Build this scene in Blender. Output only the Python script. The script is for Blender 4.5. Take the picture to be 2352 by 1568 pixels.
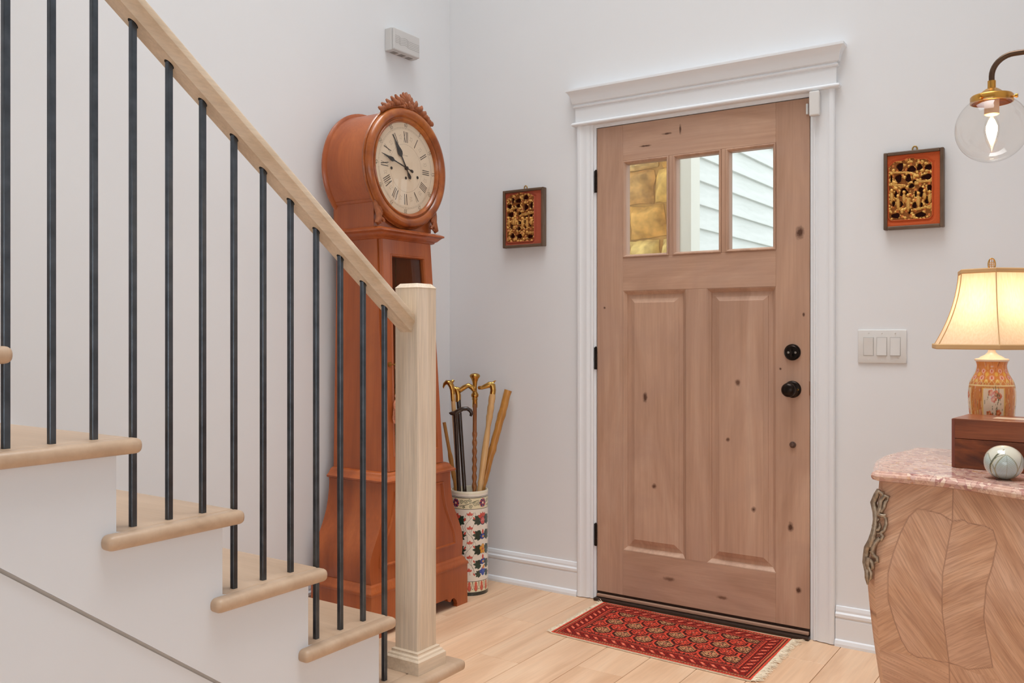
import bpy, bmesh, math, random
import numpy as np
from mathutils import Vector, Matrix, noise as mnoise
random.seed(7)
for o in list(bpy.data.objects): bpy.data.objects.remove(o, do_unlink=True)
SC = bpy.context.scene
COL = SC.collection
PI = math.pi
R = math.radians

# ------------------------------------------------------------------ camera
CAM_H = 1.165
cam_d = bpy.data.cameras.new('camera'); cam = bpy.data.objects.new('camera', cam_d); COL.objects.link(cam)
cam.location = (0, 0, CAM_H); cam.rotation_euler = (R(90), 0, R(34.15))
cam_d.sensor_fit = 'HORIZONTAL'; cam_d.sensor_width = 36; cam_d.lens = 36 * 2047 / 2352
cam_d.shift_y = -17 / 2352; cam_d.clip_start = .02; cam_d.clip_end = 200
SC.camera = cam

# ------------------------------------------------------------------ sky, window light, exposure
SC.view_settings.view_transform = 'Standard'
SC.view_settings.look = 'None'
SC.view_settings.exposure = -0.04
SC.view_settings.gamma = 1.0
SC.view_settings.use_curve_mapping = False
W = bpy.data.worlds.new('sky'); SC.world = W; W.use_nodes = True
bg = W.node_tree.nodes['Background']; bg.inputs[0].default_value = (.92, .97, 1.0, 1); bg.inputs[1].default_value = 1.85

def area_light(name, loc, rot, sx, sy, power, col):
    l = bpy.data.lights.new(name, 'AREA'); l.shape = 'RECTANGLE'; l.size = sx; l.size_y = sy; l.energy = power; l.color = col
    o = bpy.data.objects.new(name, l); COL.objects.link(o); o.location = loc; o.rotation_euler = rot
    return o
# daylight entering through the windows of the living room behind the camera
WIN_REAR = [(0.5, 2.0), (2.8, 2.0)]          # centre x, width
for cx_, w_ in WIN_REAR:
    area_light('window_daylight', (cx_, -3.94, 1.0), (R(90), 0, R(180)), w_, 1.7, 82, (.95, .975, 1.0))
area_light('window_daylight', (3.94, -1.4, 1.0), (R(90), 0, R(90)), 2.6, 1.7, 34, (.95, .975, 1.0))
# added fill light over the entrance hall, set in an invented skylight
FILL_C, FILL_S = (-1.0, 1.6), 2.6
hall_fill = area_light('hall_fill_light', (FILL_C[0], FILL_C[1], 5.38), (0, 0, 0), FILL_S, FILL_S, 50, (.97, .985, 1.0))
hall_fill.data.spread = R(75)          # narrowed so the added light favours floor and lower walls

# ------------------------------------------------------------------ helpers
def lin(c):
    out = []
    for v in c[:3]:
        v = v / 255.0
        out.append(v / 12.92 if v <= .04045 else ((v + .055) / 1.055) ** 2.4)
    return tuple(out) + (1.0,)

class NT:
    """small node-tree writer"""
    def __init__(s, name):
        s.m = bpy.data.materials.new(name); s.m.use_nodes = True
        s.t = s.m.node_tree; s.t.nodes.clear()
        s.out = s.t.nodes.new('ShaderNodeOutputMaterial')
    def n(s, typ, **kw):
        nd = s.t.nodes.new('ShaderNode' + typ)
        for k, v in kw.items():
            if k.startswith('i_'):
                nd.inputs[int(k[2:])].default_value = v
            elif k in nd.inputs.keys() and not hasattr(nd, k):
                nd.inputs[k].default_value = v
            else: setattr(nd, k, v)
        return nd
    def l(s, a, b): s.t.links.new(a, b)
    def set(s, nd, key, v):
        if hasattr(v, 'is_linked') or hasattr(v, 'links'): s.l(v, nd.inputs[key])
        else: nd.inputs[key].default_value = v
    def math(s, op, a, b=0.0, c=0.0, clamp=False):
        nd = s.n('Math', operation=op); nd.use_clamp = clamp
        s.set(nd, 0, a); s.set(nd, 1, b); s.set(nd, 2, c)
        return nd.outputs[0]
    def vmath(s, op, a, b=(0, 0, 0)):
        nd = s.n('VectorMath', operation=op); s.set(nd, 0, a); s.set(nd, 1, b)
        return nd.outputs['Value'] if op in ('LENGTH', 'DISTANCE', 'DOT_PRODUCT') else nd.outputs[0]
    def mapping(s, v, loc=(0, 0, 0), rot=(0, 0, 0), sc=(1, 1, 1)):
        nd = s.n('Mapping'); s.l(v, nd.inputs[0]); nd.inputs[1].default_value = loc; nd.inputs[2].default_value = rot; nd.inputs[3].default_value = sc
        return nd.outputs[0]
    def noise(s, v, scale=5, detail=4, rough=.5, dist=0):
        nd = s.n('TexNoise'); s.l(v, nd.inputs['Vector'])
        nd.inputs['Scale'].default_value = scale; nd.inputs['Detail'].default_value = detail
        nd.inputs['Roughness'].default_value = rough; nd.inputs['Distortion'].default_value = dist
        return nd.outputs[0]
    def ramp(s, f, stops, interp='LINEAR'):
        nd = s.n('ValToRGB'); cr = nd.color_ramp; cr.interpolation = interp
        while len(cr.elements) < len(stops): cr.elements.new(.5)
        for e, (p, c) in zip(cr.elements, stops):
            e.position = p; e.color = c if len(c) == 4 else tuple(c) + (1,)
        s.l(f, nd.inputs[0]); return nd.outputs[0]
    def mix(s, f, a, b, mode='MIX'):
        nd = s.n('Mix', data_type='RGBA', blend_type=mode)
        s.set(nd, 0, f); s.set(nd, 6, a); s.set(nd, 7, b)
        return nd.outputs[2]
    def bsdf(s, col, rough=.5, metal=0.0, bump=None, bstr=.2, bdist=.002, coat=0.0, spec=.5):
        p = s.n('BsdfPrincipled'); s.set(p, 'Base Color', col); s.set(p, 'Roughness', rough); s.set(p, 'Metallic', metal)
        p.inputs['Coat Weight'].default_value = coat; p.inputs['Coat Roughness'].default_value = .12
        p.inputs['Specular IOR Level'].default_value = spec
        if bump is not None:
            b = s.n('Bump'); b.inputs['Strength'].default_value = bstr; b.inputs['Distance'].default_value = bdist
            s.l(bump, b.inputs['Height']); s.l(b.outputs[0], p.inputs['Normal'])
        s.l(p.outputs[0], s.out.inputs[0]); return p

def m_plain(name, c, rough=.5, metal=0.0, coat=0.0, var=.03, sc=6, spec=.5):
    t = NT(name); co = t.n('TexCoord').outputs['Object']
    c = lin(c); f = t.noise(co, sc, 3)
    a = tuple(max(0, v * (1 - var)) for v in c[:3]) + (1,); b = tuple(min(1, v * (1 + var)) for v in c[:3]) + (1,)
    t.bsdf(t.ramp(f, [(.3, a), (.7, b)]), rough, metal, coat=coat, spec=spec)
    return t.m

def m_wood(name, dark, mid, light, axis=2, freq=9, stretch=14, rough=.45, fine=.35, coat=0.0, bstr=.12, rand=0.0, spec=.4, dist=.6, knots=(), bigvar=.0, bigcol=None):
    t = NT(name); co = t.n('TexCoord').outputs['Object']
    if rand:
        oi = t.n('ObjectInfo'); cmb = t.n('CombineXYZ')
        r37 = t.math('MULTIPLY', oi.outputs['Random'], 37.0)
        for i in range(3): t.l(r37, cmb.inputs[i])
        co0 = co; co = t.vmath('ADD', co, cmb.outputs[0])
    else: co0 = co
    sc = [freq] * 3; sc[axis] = freq / stretch
    v = t.mapping(co, sc=sc)
    f1 = t.noise(v, 1.0, 5, .55, dist)
    sc2 = [freq * 14] * 3; sc2[axis] = freq * .5
    f2 = t.noise(t.mapping(co, sc=sc2), 1.0, 3, .6)
    col = t.ramp(f1, [(.25, lin(dark)), (.5, lin(mid)), (.75, lin(light))])
    fine_c = t.ramp(f2, [(.35, (1 - fine,) * 3 + (1,)), (.62, (1, 1, 1, 1))])
    col = t.mix(.8, col, fine_c, 'MULTIPLY')
    if bigvar:
        f3 = t.noise(t.mapping(co, sc=(3, 3, 3)), 1.0, 4, .6, 1.2)
        col = t.mix(t.math('MULTIPLY', t.ramp(f3, [(.42, (0, 0, 0, 1)), (.68, (1, 1, 1, 1))]), bigvar), col, lin(bigcol))
    if rand:
        mul = t.math('MULTIPLY_ADD', oi.outputs['Random'], rand * 2, 1 - rand)
        cb = t.n('CombineColor'); [t.l(mul, cb.inputs[i]) for i in range(3)]
        col = t.mix(1.0, col, cb.outputs[0], 'MULTIPLY')
    for (kx, ky, kz, kr, asp, kc) in knots:
        dv = t.vmath('SUBTRACT', co0, (kx, ky, kz))
        dv = t.mapping(dv, sc=(1, .2, 1 / asp))
        wob = t.noise(co0, 60, 2)
        d = t.math('ADD', t.vmath('LENGTH', dv), t.math('MULTIPLY_ADD', wob, kr * .9, -kr * .45))
        fk = t.ramp(t.math('DIVIDE', d, kr), [(.35, (1, 1, 1, 1)), (1.0, (0, 0, 0, 1))])
        col = t.mix(fk, col, lin(kc))
    t.bsdf(col, rough, 0, bump=f2, bstr=bstr, bdist=.001, coat=coat, spec=spec)
    return t.m

def m_attr(name, rough=.4, coat=0.0, bump_noise=0, spec=.5, metal_attr=None, var=.0, vs=40):
    t = NT(name); a = t.n('Attribute', attribute_name='paint'); c = a.outputs['Color']
    co = t.n('TexCoord').outputs['Object']
    bump = None
    if var:
        f = t.noise(co, vs, 3)
        c = t.mix(1.0, c, t.ramp(f, [(.3, (1 - var,) * 3 + (1,)), (.7, (1, 1, 1, 1))]), 'MULTIPLY')
    if bump_noise: bump = t.noise(co, bump_noise, 2)
    p = t.bsdf(c, rough, 0, bump=bump, bstr=.3, bdist=.001, coat=coat, spec=spec)
    if metal_attr:
        b = t.n('Attribute', attribute_name=metal_attr); t.l(b.outputs['Fac'], p.inputs['Metallic'])
    return t.m

def m_glass(name, tint=(1, 1, 1), rough=.0, refl=1.0):
    """thin clear pane: see-through with a mirror reflection that grows towards grazing view"""
    t = NT(name); lw = t.n('LayerWeight'); lw.inputs[0].default_value = .5
    f = t.math('MULTIPLY_ADD', t.math('POWER', lw.outputs['Facing'], 5.0), .9, .055)
    tr = t.n('BsdfTransparent'); tr.inputs[0].default_value = tuple(tint) + (1,)
    gl = t.n('BsdfGlossy'); gl.inputs['Roughness'].default_value = rough
    mx = t.n('MixShader'); t.l(t.math('MULTIPLY', f, refl, clamp=True), mx.inputs[0]); t.l(tr.outputs[0], mx.inputs[1]); t.l(gl.outputs[0], mx.inputs[2])
    t.l(mx.outputs[0], t.out.inputs[0]); return t.m

def m_emit(name, c, s):
    t = NT(name); e = t.n('Emission'); e.inputs[0].default_value = lin(c); e.inputs[1].default_value = s
    t.l(e.outputs[0], t.out.inputs[0]); return t.m

def empty(name, loc, label=None, cat=None, group=None, kind=None):
    o = bpy.data.objects.new(name, None); COL.objects.link(o); o.location = loc; o.empty_display_size = .05
    return tag(o, label, cat, group, kind)

def tag(o, label=None, cat=None, group=None, kind=None):
    if label: o['label'] = label
    if cat: o['category'] = cat
    if group: o['group'] = group
    if kind: o['kind'] = kind
    return o

def root_loc(p):
    v = Vector((0, 0, 0))
    while p is not None:
        v = v + Vector(p.location); p = p.parent
    return v

class MB:
    def __init__(s): s.v = []; s.f = []; s.mi = []
    def add(s, vs, fs, m=0):
        b = len(s.v); s.v += [tuple(x) for x in vs]; s.f += [tuple(b + i for i in f) for f in fs]; s.mi += [m] * len(fs); return s
    def box(s, x0, x1, y0, y1, z0, z1, bev=0.0, seg=2, m=0):
        if bev <= 0:
            vs = [(x0, y0, z0), (x1, y0, z0), (x1, y1, z0), (x0, y1, z0), (x0, y0, z1), (x1, y0, z1), (x1, y1, z1), (x0, y1, z1)]
            return s.add(vs, [(0, 3, 2, 1), (4, 5, 6, 7), (0, 1, 5, 4), (1, 2, 6, 5), (2, 3, 7, 6), (3, 0, 4, 7)], m)
        bm = bmesh.new(); bmesh.ops.create_cube(bm, size=1)
        for v in bm.verts: v.co = ((x0 + x1) / 2 + v.co.x * (x1 - x0), (y0 + y1) / 2 + v.co.y * (y1 - y0), (z0 + z1) / 2 + v.co.z * (z1 - z0))
        bmesh.ops.bevel(bm, geom=list(bm.edges), offset=bev, segments=seg, profile=.5, affect='EDGES', clamp_overlap=True)
        bm.verts.index_update()
        s.add([v.co[:] for v in bm.verts], [tuple(v.index for v in f.verts) for f in bm.faces], m); bm.free(); return s
    def prism(s, pts, a, b, axis, m=0):
        """pts polygon in the two other axes (cyclic order), extruded from a to b along axis"""
        def P(p, t):
            q = [0, 0, 0]; oth = [i for i in range(3) if i != axis]; q[oth[0]] = p[0]; q[oth[1]] = p[1]; q[axis] = t; return q
        n = len(pts); vs = [P(p, a) for p in pts] + [P(p, b) for p in pts]
        fs = [tuple(range(n)), tuple(range(2 * n - 1, n - 1, -1))] + [(i, n + i, n + (i + 1) % n, (i + 1) % n) for i in range(n)]
        return s.add(vs, fs, m)
    def lathe(s, prof, c=(0, 0, 0), seg=32, axis='Z', m=0, caps=True):
        """prof list of (r, h)"""
        vs = []; n = len(prof)
        for r, h in prof:
            for k in range(seg):
                a = 2 * PI * k / seg; x, y = r * math.cos(a), r * math.sin(a)
                if axis == 'Z': p = (c[0] + x, c[1] + y, c[2] + h)
                elif axis == 'X': p = (c[0] + h, c[1] + x, c[2] + y)
                else: p = (c[0] + y, c[1] + h, c[2] + x)
                vs.append(p)
        fs = []
        for i in range(n - 1):
            for k in range(seg):
                k2 = (k + 1) % seg
                fs.append((i * seg + k, i * seg + k2, (i + 1) * seg + k2, (i + 1) * seg + k))
        if caps:
            if prof[0][0] > 1e-5: fs.append(tuple(range(seg - 1, -1, -1)))
            if prof[-1][0] > 1e-5: fs.append(tuple((n - 1) * seg + k for k in range(seg)))
        return s.add(vs, fs, m)
    def tube(s, pts, rad, seg=10, m=0, flat=None, twist=0.0, lobes=0, lobe_amp=0.0):
        """round tube along points; rad float or list; flat=(a,b) squash in the frame"""
        pts = [Vector(p) for p in pts]; n = len(pts)
        if not hasattr(rad, '__len__'): rad = [rad] * n
        tans = []
        for i in range(n):
            a = pts[max(0, i - 1)]; b = pts[min(n - 1, i + 1)]; d = b - a
            tans.append(d.normalized() if d.length > 1e-9 else Vector((0, 0, 1)))
        up = Vector((0, 0, 1)) if abs(tans[0].z) < .9 else Vector((1, 0, 0))
        u = tans[0].cross(up).normalized(); vs = []
        for i in range(n):
            u = (u - tans[i] * u.dot(tans[i])).normalized(); w = tans[i].cross(u)
            for k in range(seg):
                a = 2 * PI * k / seg
                rr = rad[i] * (1 + lobe_amp * math.cos(lobes * (a - twist * i / max(1, n - 1)))) if lobes else rad[i]
                ca, sa = math.cos(a), math.sin(a)
                if flat: ca *= flat[0]; sa *= flat[1]
                vs.append(pts[i] + u * (rr * ca) + w * (rr * sa))
        fs = [(i * seg + k, i * seg + (k + 1) % seg, (i + 1) * seg + (k + 1) % seg, (i + 1) * seg + k) for i in range(n - 1) for k in range(seg)]
        fs.append(tuple(range(seg - 1, -1, -1))); fs.append(tuple((n - 1) * seg + k for k in range(seg)))
        return s.add(vs, fs, m)
    def ell(s, c, rx, ry, rz, rot=None, u=10, v=7, m=0):
        vs = []; M = rot or Matrix.Identity(3)
        for i in range(v + 1):
            th = PI * i / v
            for k in range(u):
                a = 2 * PI * k / u
                p = Vector((rx * math.sin(th) * math.cos(a), ry * math.sin(th) * math.sin(a), rz * math.cos(th)))
                vs.append(Vector(c) + M @ p)
        fs = [(i * u + k, (i + 1) * u + k, (i + 1) * u + (k + 1) % u, i * u + (k + 1) % u) for i in range(v) for k in range(u)]
        return s.add(vs, fs, m)
    def build(s, name, mat, parent=None, smooth=None, weld=False, kind=None, label=None):
        me = bpy.data.meshes.new(name)
        o = root_loc(parent)
        vs = [(x - o.x, y - o.y, z - o.z) for x, y, z in s.v] if parent is not None else s.v
        me.from_pydata(vs, [], s.f)
        mats = mat if isinstance(mat, (list, tuple)) else [mat]
        for m_ in mats: me.materials.append(m_)
        if len(mats) > 1: me.polygons.foreach_set('material_index', s.mi)
        bm = bmesh.new(); bm.from_mesh(me)
        bmesh.ops.remove_doubles(bm, verts=bm.verts, dist=1e-6)
        bmesh.ops.recalc_face_normals(bm, faces=bm.faces); bm.to_mesh(me); bm.free()
        if smooth is not None:
            me.polygons.foreach_set('use_smooth', [True] * len(me.polygons)); me.set_sharp_from_angle(angle=R(smooth))
        ob = bpy.data.objects.new(name, me); COL.objects.link(ob); ob.parent = parent
        if kind: ob['kind'] = kind
        if label: ob['label'] = label
        return ob

def copy_tree(o, parent=None):
    c = o.copy(); COL.objects.link(c); c.parent = parent
    for ch in list(o.children): copy_tree(ch, c)
    return c

# a painter on a numpy canvas: colours of pattern pieces evaluated per vertex of a fine mesh
class Canvas:
    def __init__(s, w, h, nu, nv, base):
        s.u, s.v = np.meshgrid(np.linspace(0, w, nu), np.linspace(0, h, nv)); s.nu, s.nv = nu, nv
        s.c = np.zeros((nv, nu, 3)); s.c[:] = lin(base)[:3]; s.h = np.zeros((nv, nu)); s.g = np.zeros((nv, nu)); s.period = None
    def put(s, m, col=None, h=None, g=None, add=False):
        if col is not None: s.c[m] = lin(col)[:3]
        if h is not None:
            if add: s.h[m] += (h[m] if hasattr(h, 'shape') else h)
            else: s.h[m] = (h[m] if hasattr(h, 'shape') else h)
        if g is not None: s.g[m] = g
    def du(s, cx):
        d = s.u - cx
        if s.period: d = (d + s.period / 2) % s.period - s.period / 2
        return d
    def ell(s, cx, cy, rx, ry, rot=0.0):
        x = s.du(cx); y = s.v - cy; c, n = math.cos(rot), math.sin(rot)
        return ((x * c + y * n) / rx) ** 2 + ((-x * n + y * c) / ry) ** 2
    def near(s, cx, cy, ex, ey):
        """flat indices of the canvas points within a window"""
        d = s.u[0] - cx
        if s.period: d = (d + s.period / 2) % s.period - s.period / 2
        ii = np.nonzero(np.abs(d) <= ex)[0]; jj = np.nonzero(np.abs(s.v[:, 0] - cy) <= ey)[0]
        return np.ix_(jj, ii), d[ii][None, :], (s.v[:, 0][jj] - cy)[:, None]
    def ellipse(s, cx, cy, rx, ry, rot, col):
        m = max(rx, ry); w, x, y = s.near(cx, cy, m, m); c, n = math.cos(rot), math.sin(rot)
        k = ((x * c + y * n) / rx) ** 2 + ((-x * n + y * c) / ry) ** 2 < 1
        t = s.c[w]; t[k] = lin(col)[:3]; s.c[w] = t
    def rect(s, x0, x1, y0, y1, col, **k):
        s.put((s.u >= x0) & (s.u < x1) & (s.v >= y0) & (s.v < y1), col, **k)
    def dist(s, pts):
        d = np.full(s.u.shape, 1e9)
        for (x0, y0), (x1, y1) in zip(pts[:-1], pts[1:]):
            px, py = s.du(x0), s.v - y0; dx, dy = x1 - x0, y1 - y0; L = dx * dx + dy * dy + 1e-12
            t = np.clip((px * dx + py * dy) / L, 0, 1); d = np.minimum(d, np.hypot(px - t * dx, py - t * dy))
        return d
    def line(s, pts, w, col):
        for (x0, y0), (x1, y1) in zip(pts[:-1], pts[1:]):
            dx, dy = x1 - x0, y1 - y0; L = dx * dx + dy * dy + 1e-12
            wi, px, py = s.near((x0 + x1) / 2, (y0 + y1) / 2, abs(dx) / 2 + w, abs(dy) / 2 + w)
            px = px + dx / 2; py = py + dy / 2; t = np.clip((px * dx + py * dy) / L, 0, 1)
            k = np.hypot(px - t * dx, py - t * dy) < w / 2; q = s.c[wi]; q[k] = lin(col)[:3]; s.c[wi] = q
    def leaf(s, cx, cy, L, wd, rot, col):
        w, x, y = s.near(cx, cy, L * 1.05, L * 1.05); c, n = math.cos(rot), math.sin(rot); a = (x * c + y * n) / L; b = (-x * n + y * c) / wd
        k = (a > 0) & (a < 1) & (np.abs(b) < np.sin(np.clip(a, 0, 1) * PI) ** .8 * .5); t = s.c[w]; t[k] = lin(col)[:3]; s.c[w] = t

def grid_mesh(name, P, mat, parent, colors=None, gold=None, smooth=True, closed_u=False, extra=None):
    """P (nv,nu,3) world positions; per-vertex colour attribute 'paint'"""
    nv, nu = P.shape[:2]; o = root_loc(parent)
    V = P.reshape(-1, 3) - np.array(o[:] if parent is not None else (0, 0, 0))
    idx = np.arange(nv * nu).reshape(nv, nu); a = idx[:-1, :-1].ravel(); b = idx[:-1, 1:].ravel(); c = idx[1:, 1:].ravel(); d = idx[1:, :-1].ravel()
    F = np.stack([a, b, c, d], 1)
    if closed_u:
        F2 = np.stack([idx[:-1, -1], idx[:-1, 0], idx[1:, 0], idx[1:, -1]], 1); F = np.concatenate([F, F2])
    me = bpy.data.meshes.new(name); me.from_pydata(V.tolist(), [], F.tolist())
    if colors is not None:
        at = me.color_attributes.new('paint', 'FLOAT_COLOR', 'POINT')
        at.data.foreach_set('color', np.concatenate([colors.reshape(-1, 3), np.ones((nv * nu, 1))], 1).astype(np.float32).ravel())
    for nm, arr in (extra or {}).items():
        if arr.ndim == 3:
            at = me.attributes.new(nm, 'FLOAT_VECTOR', 'POINT'); at.data.foreach_set('vector', arr.reshape(-1).astype(np.float32))
        else:
            at = me.attributes.new(nm, 'FLOAT', 'POINT'); at.data.foreach_set('value', arr.ravel().astype(np.float32))
    me.materials.append(mat)
    me.polygons.foreach_set('use_smooth', [smooth] * len(me.polygons))
    ob = bpy.data.objects.new(name, me); COL.objects.link(ob); ob.parent = parent
    return ob

# ------------------------------------------------------------------ materials of the shell
M_WALL = m_plain('wall_paint', (236, 237, 239), .75, var=.008, sc=2, spec=.2)
M_TRIM = m_plain('trim_paint', (238, 240, 243), .42, var=.006, sc=3, spec=.35)
M_STAIRDIM = m_plain('stair_trim_dimmed', (216, 219, 224), .5, var=.006, sc=3, spec=.3)  # trim white darkened to offset the strong light on the stair side
M_CEIL = m_plain('ceiling_paint', (214, 214, 213), .8, var=.005)
M_FLOOR = m_wood('light_oak_plank', (210, 167, 131), (227, 188, 153), (236, 203, 170), axis=1, freq=7, stretch=8, rough=.42, fine=.1, bstr=.05, rand=.05, dist=1.6, spec=.4)
M_TREAD = m_wood('beige_stained_tread', (170, 142, 116), (188, 160, 134), (200, 173, 147), axis=0, freq=6, stretch=10, rough=.38, fine=.07, bstr=.04, spec=.45)
M_RAIL = m_wood('whitewashed_oak', (192, 168, 142), (218, 198, 174), (231, 215, 196), axis=2, freq=14, stretch=16, rough=.42, fine=.2, bstr=.1)
M_RAILY = m_wood('whitewashed_oak_rail', (190, 166, 138), (214, 193, 168), (224, 206, 184), axis=1, freq=12, stretch=9, rough=.36, fine=.14, bstr=.06)
M_IRON = m_plain('black_iron', (84, 90, 97), .28, metal=.9, var=.2, sc=30)
M_BLACK = m_plain('dark_hole', (14, 13, 12), .8)
M_BRONZE = m_plain('oil_rubbed_bronze', (42, 34, 30), .28, metal=.85, var=.2, sc=30)
M_STEEL = m_plain('screw_steel', (150, 146, 140), .3, metal=.9)
M_CHIME = m_plain('chime_plastic', (212, 210, 208), .5, var=.004)
M_WHITEP = m_plain('white_plastic', (226, 224, 221), .45, var=.004)
M_BRASS = m_plain('polished_brass', (196, 152, 82), .24, metal=1.0, var=.08, sc=20)
M_ABRASS = m_plain('antique_brass', (176, 140, 78), .32, metal=1.0, var=.12, sc=40)
M_GLASS = m_glass('window_glass', (.97, .985, .98), .0, .55)
M_SIDING = m_wood('pale_fibre_siding', (226, 230, 225), (236, 239, 235), (241, 243, 240), axis=1, freq=30, stretch=9, rough=.7, fine=.05, bstr=.25)
M_TIN = m_plain('porch_concrete', (150, 146, 138), .9, var=.08)

# ------------------------------------------------------------------ shell
WY = 3.456            # face of the door wall
WX = -2.714           # face of the stair wall
RX = 0.05             # face of the short wall carrying the sconce
CZ = 5.4
DX0, DX1, DZ0, DZ1 = -1.892, -0.970, .038, 2.068      # door leaf

fl = MB(); fl.box(-2.85, 4.1, -4.1, 3.62, -.12, -.006)
floor = fl.build('floor', M_FLOOR); tag(floor, 'light oak plank floor', kind='structure')
# planks: columns 18 cm wide running towards the door wall, end joints as in the photograph
PW = .18; base_x = -1.93
ends = {-1: 3.02, 0: 2.625, 1: 3.36, 2: 2.72, 3: 3.12, 4: 2.45, 5: 3.22, 6: 2.60, -2: 2.38, -3: 2.9, -4: 2.2, -5: 3.1}
pm_cache = {}
rnd = random.Random(3)
for k in range(-5, 17):
    x0 = base_x + k * PW; x1 = x0 + PW
    if x0 < WX: x0 = WX
    if x1 - x0 < .02: continue
    e = ends.get(k, 2.2 + (k * .47) % 1.1)
    ys = [WY]; y = e
    while y > .9: ys.append(y); y -= 1.22
    ys.append(max(y, .3))
    for ya, yb in zip(ys[1:], ys[:-1]):
        g = .0009; L = yb - ya
        key = (round(L, 3), round(x1 - x0, 3))
        if key not in pm_cache:
            b = MB(); b.box(-(x1 - x0) / 2 + g, (x1 - x0) / 2 - g, -L / 2 + g, L / 2 - g, -.007, 0, bev=.0012, seg=1)
            o = b.build('floor_plank', M_FLOOR, None); pm_cache[key] = o.data
        else:
            o = bpy.data.objects.new('floor_plank', pm_cache[key]); COL.objects.link(o)
        o.parent = floor; o.location = ((x0 + x1) / 2, (ya + yb) / 2, 0)

b = MB(); b.box(WX - .14, WX, -4.1, 3.62, 0, CZ); tag(b.build('wall_left', M_WALL), 'plain off-white wall along the stairs', kind='structure')
# door wall with the door opening
b = MB(); b.box(WX, DX0 - .035, WY, WY + .15, 0, CZ); b.box(DX1 + .035, RX + .12, WY, WY + .15, 0, CZ); b.box(DX0 - .035, DX1 + .035, WY, WY + .15, DZ1 + .035, CZ)
tag(b.build('wall_front', M_WALL), 'plain off-white wall around the front door', kind='structure')
b = MB(); b.box(RX, RX + .12, 1.62, WY, 0, CZ); b.box(RX + .12, 4.1, 1.62, 1.74, 0, CZ)
tag(b.build('wall_right', M_WALL), 'short off-white wall behind the chest', kind='structure')
# living room behind the camera: walls with window openings
def wall_openings(name, axis, pos0, pos1, a0, a1, wins, z0, z1, label):
    bb = MB()
    def seg(u0, u1, za, zb):
        if u1 - u0 < .001: return
        if axis == 'Y': bb.box(u0, u1, pos0, pos1, za, zb)
        else: bb.box(pos0, pos1, u0, u1, za, zb)
    u = a0
    for c, w in sorted(wins):
        seg(u, c - w / 2, 0, CZ); seg(c - w / 2, c + w / 2, 0, z0); seg(c - w / 2, c + w / 2, z1, CZ); u = c + w / 2
    seg(u, a1, 0, CZ)
    tag(bb.build(name, M_WALL), label, kind='structure')
wall_openings('wall_rear', 'Y', -4.14, -4.0, WX, 4.1, WIN_REAR, .12, 1.88, 'plain wall with two wide windows')
wall_openings('wall_side', 'X', 4.0, 4.14, -4.0, 1.74, [(-1.4, 2.6)], .12, 1.88, 'plain wall with one wide window')
b = MB(); sx0, sx1, sy0, sy1 = FILL_C[0] - FILL_S / 2, FILL_C[0] + FILL_S / 2, FILL_C[1] - FILL_S / 2, FILL_C[1] + FILL_S / 2
b.box(-2.85, sx0, -4.14, 3.62, CZ, CZ + .1); b.box(sx1, 4.14, -4.14, 3.62, CZ, CZ + .1); b.box(sx0, sx1, -4.14, sy0, CZ, CZ + .1); b.box(sx0, sx1, sy1, 3.62, CZ, CZ + .1); tag(b.build('ceiling', M_CEIL), 'flat white ceiling', kind='structure')
nwin = 0
for (ax, c, w) in [('Y', WIN_REAR[0][0], WIN_REAR[0][1]), ('Y', WIN_REAR[1][0], WIN_REAR[1][1]), ('X', -1.4, 2.6)]:
    nwin += 1
    def bx(mb, u0, u1, d0, d1, z0, z1):
        if ax == 'Y': mb.box(u0, u1, -4.0 - d1, -4.0 - d0, z0, z1)
        else: mb.box(4.0 + d0, 4.0 + d1, u0, u1, z0, z1)
    f = MB()
    for u0, u1, z0, z1 in [(c - w / 2, c + w / 2, .12, .18), (c - w / 2, c + w / 2, 1.82, 1.88), (c - w / 2, c - w / 2 + .06, .18, 1.82), (c + w / 2 - .06, c + w / 2, .18, 1.82), (c - .03, c + .03, .18, 1.82)]:
        bx(f, u0, u1, .02, .1, z0, z1)
    wo = f.build('window_%d' % nwin, M_TRIM); tag(wo, 'white framed living room window', kind='structure')
    for s_ in (0, 1):
        p = MB(); bx(p, c - w / 2 + .06 if s_ == 0 else c + .03, c - .03 if s_ == 0 else c + w / 2 - .06, .05, .056, .18, 1.82); p.build('pane', M_GLASS, wo)

f = MB(); f.box(sx0 - .05, sx0, sy0 - .05, sy1 + .05, CZ - .01, CZ + .12); f.box(sx1, sx1 + .05, sy0 - .05, sy1 + .05, CZ - .01, CZ + .12); f.box(sx0, sx1, sy0 - .05, sy0, CZ - .01, CZ + .12); f.box(sx0, sx1, sy1, sy1 + .05, CZ - .01, CZ + .12)  # frame of the added skylight around the fill light
wo = f.build('window_4', M_TRIM); tag(wo, 'white framed skylight added to light the entrance hall', kind='structure'); p = MB(); p.box(sx0, sx1, sy0, sy1, CZ + .08, CZ + .086); p.build('pane', M_GLASS, wo)

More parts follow.
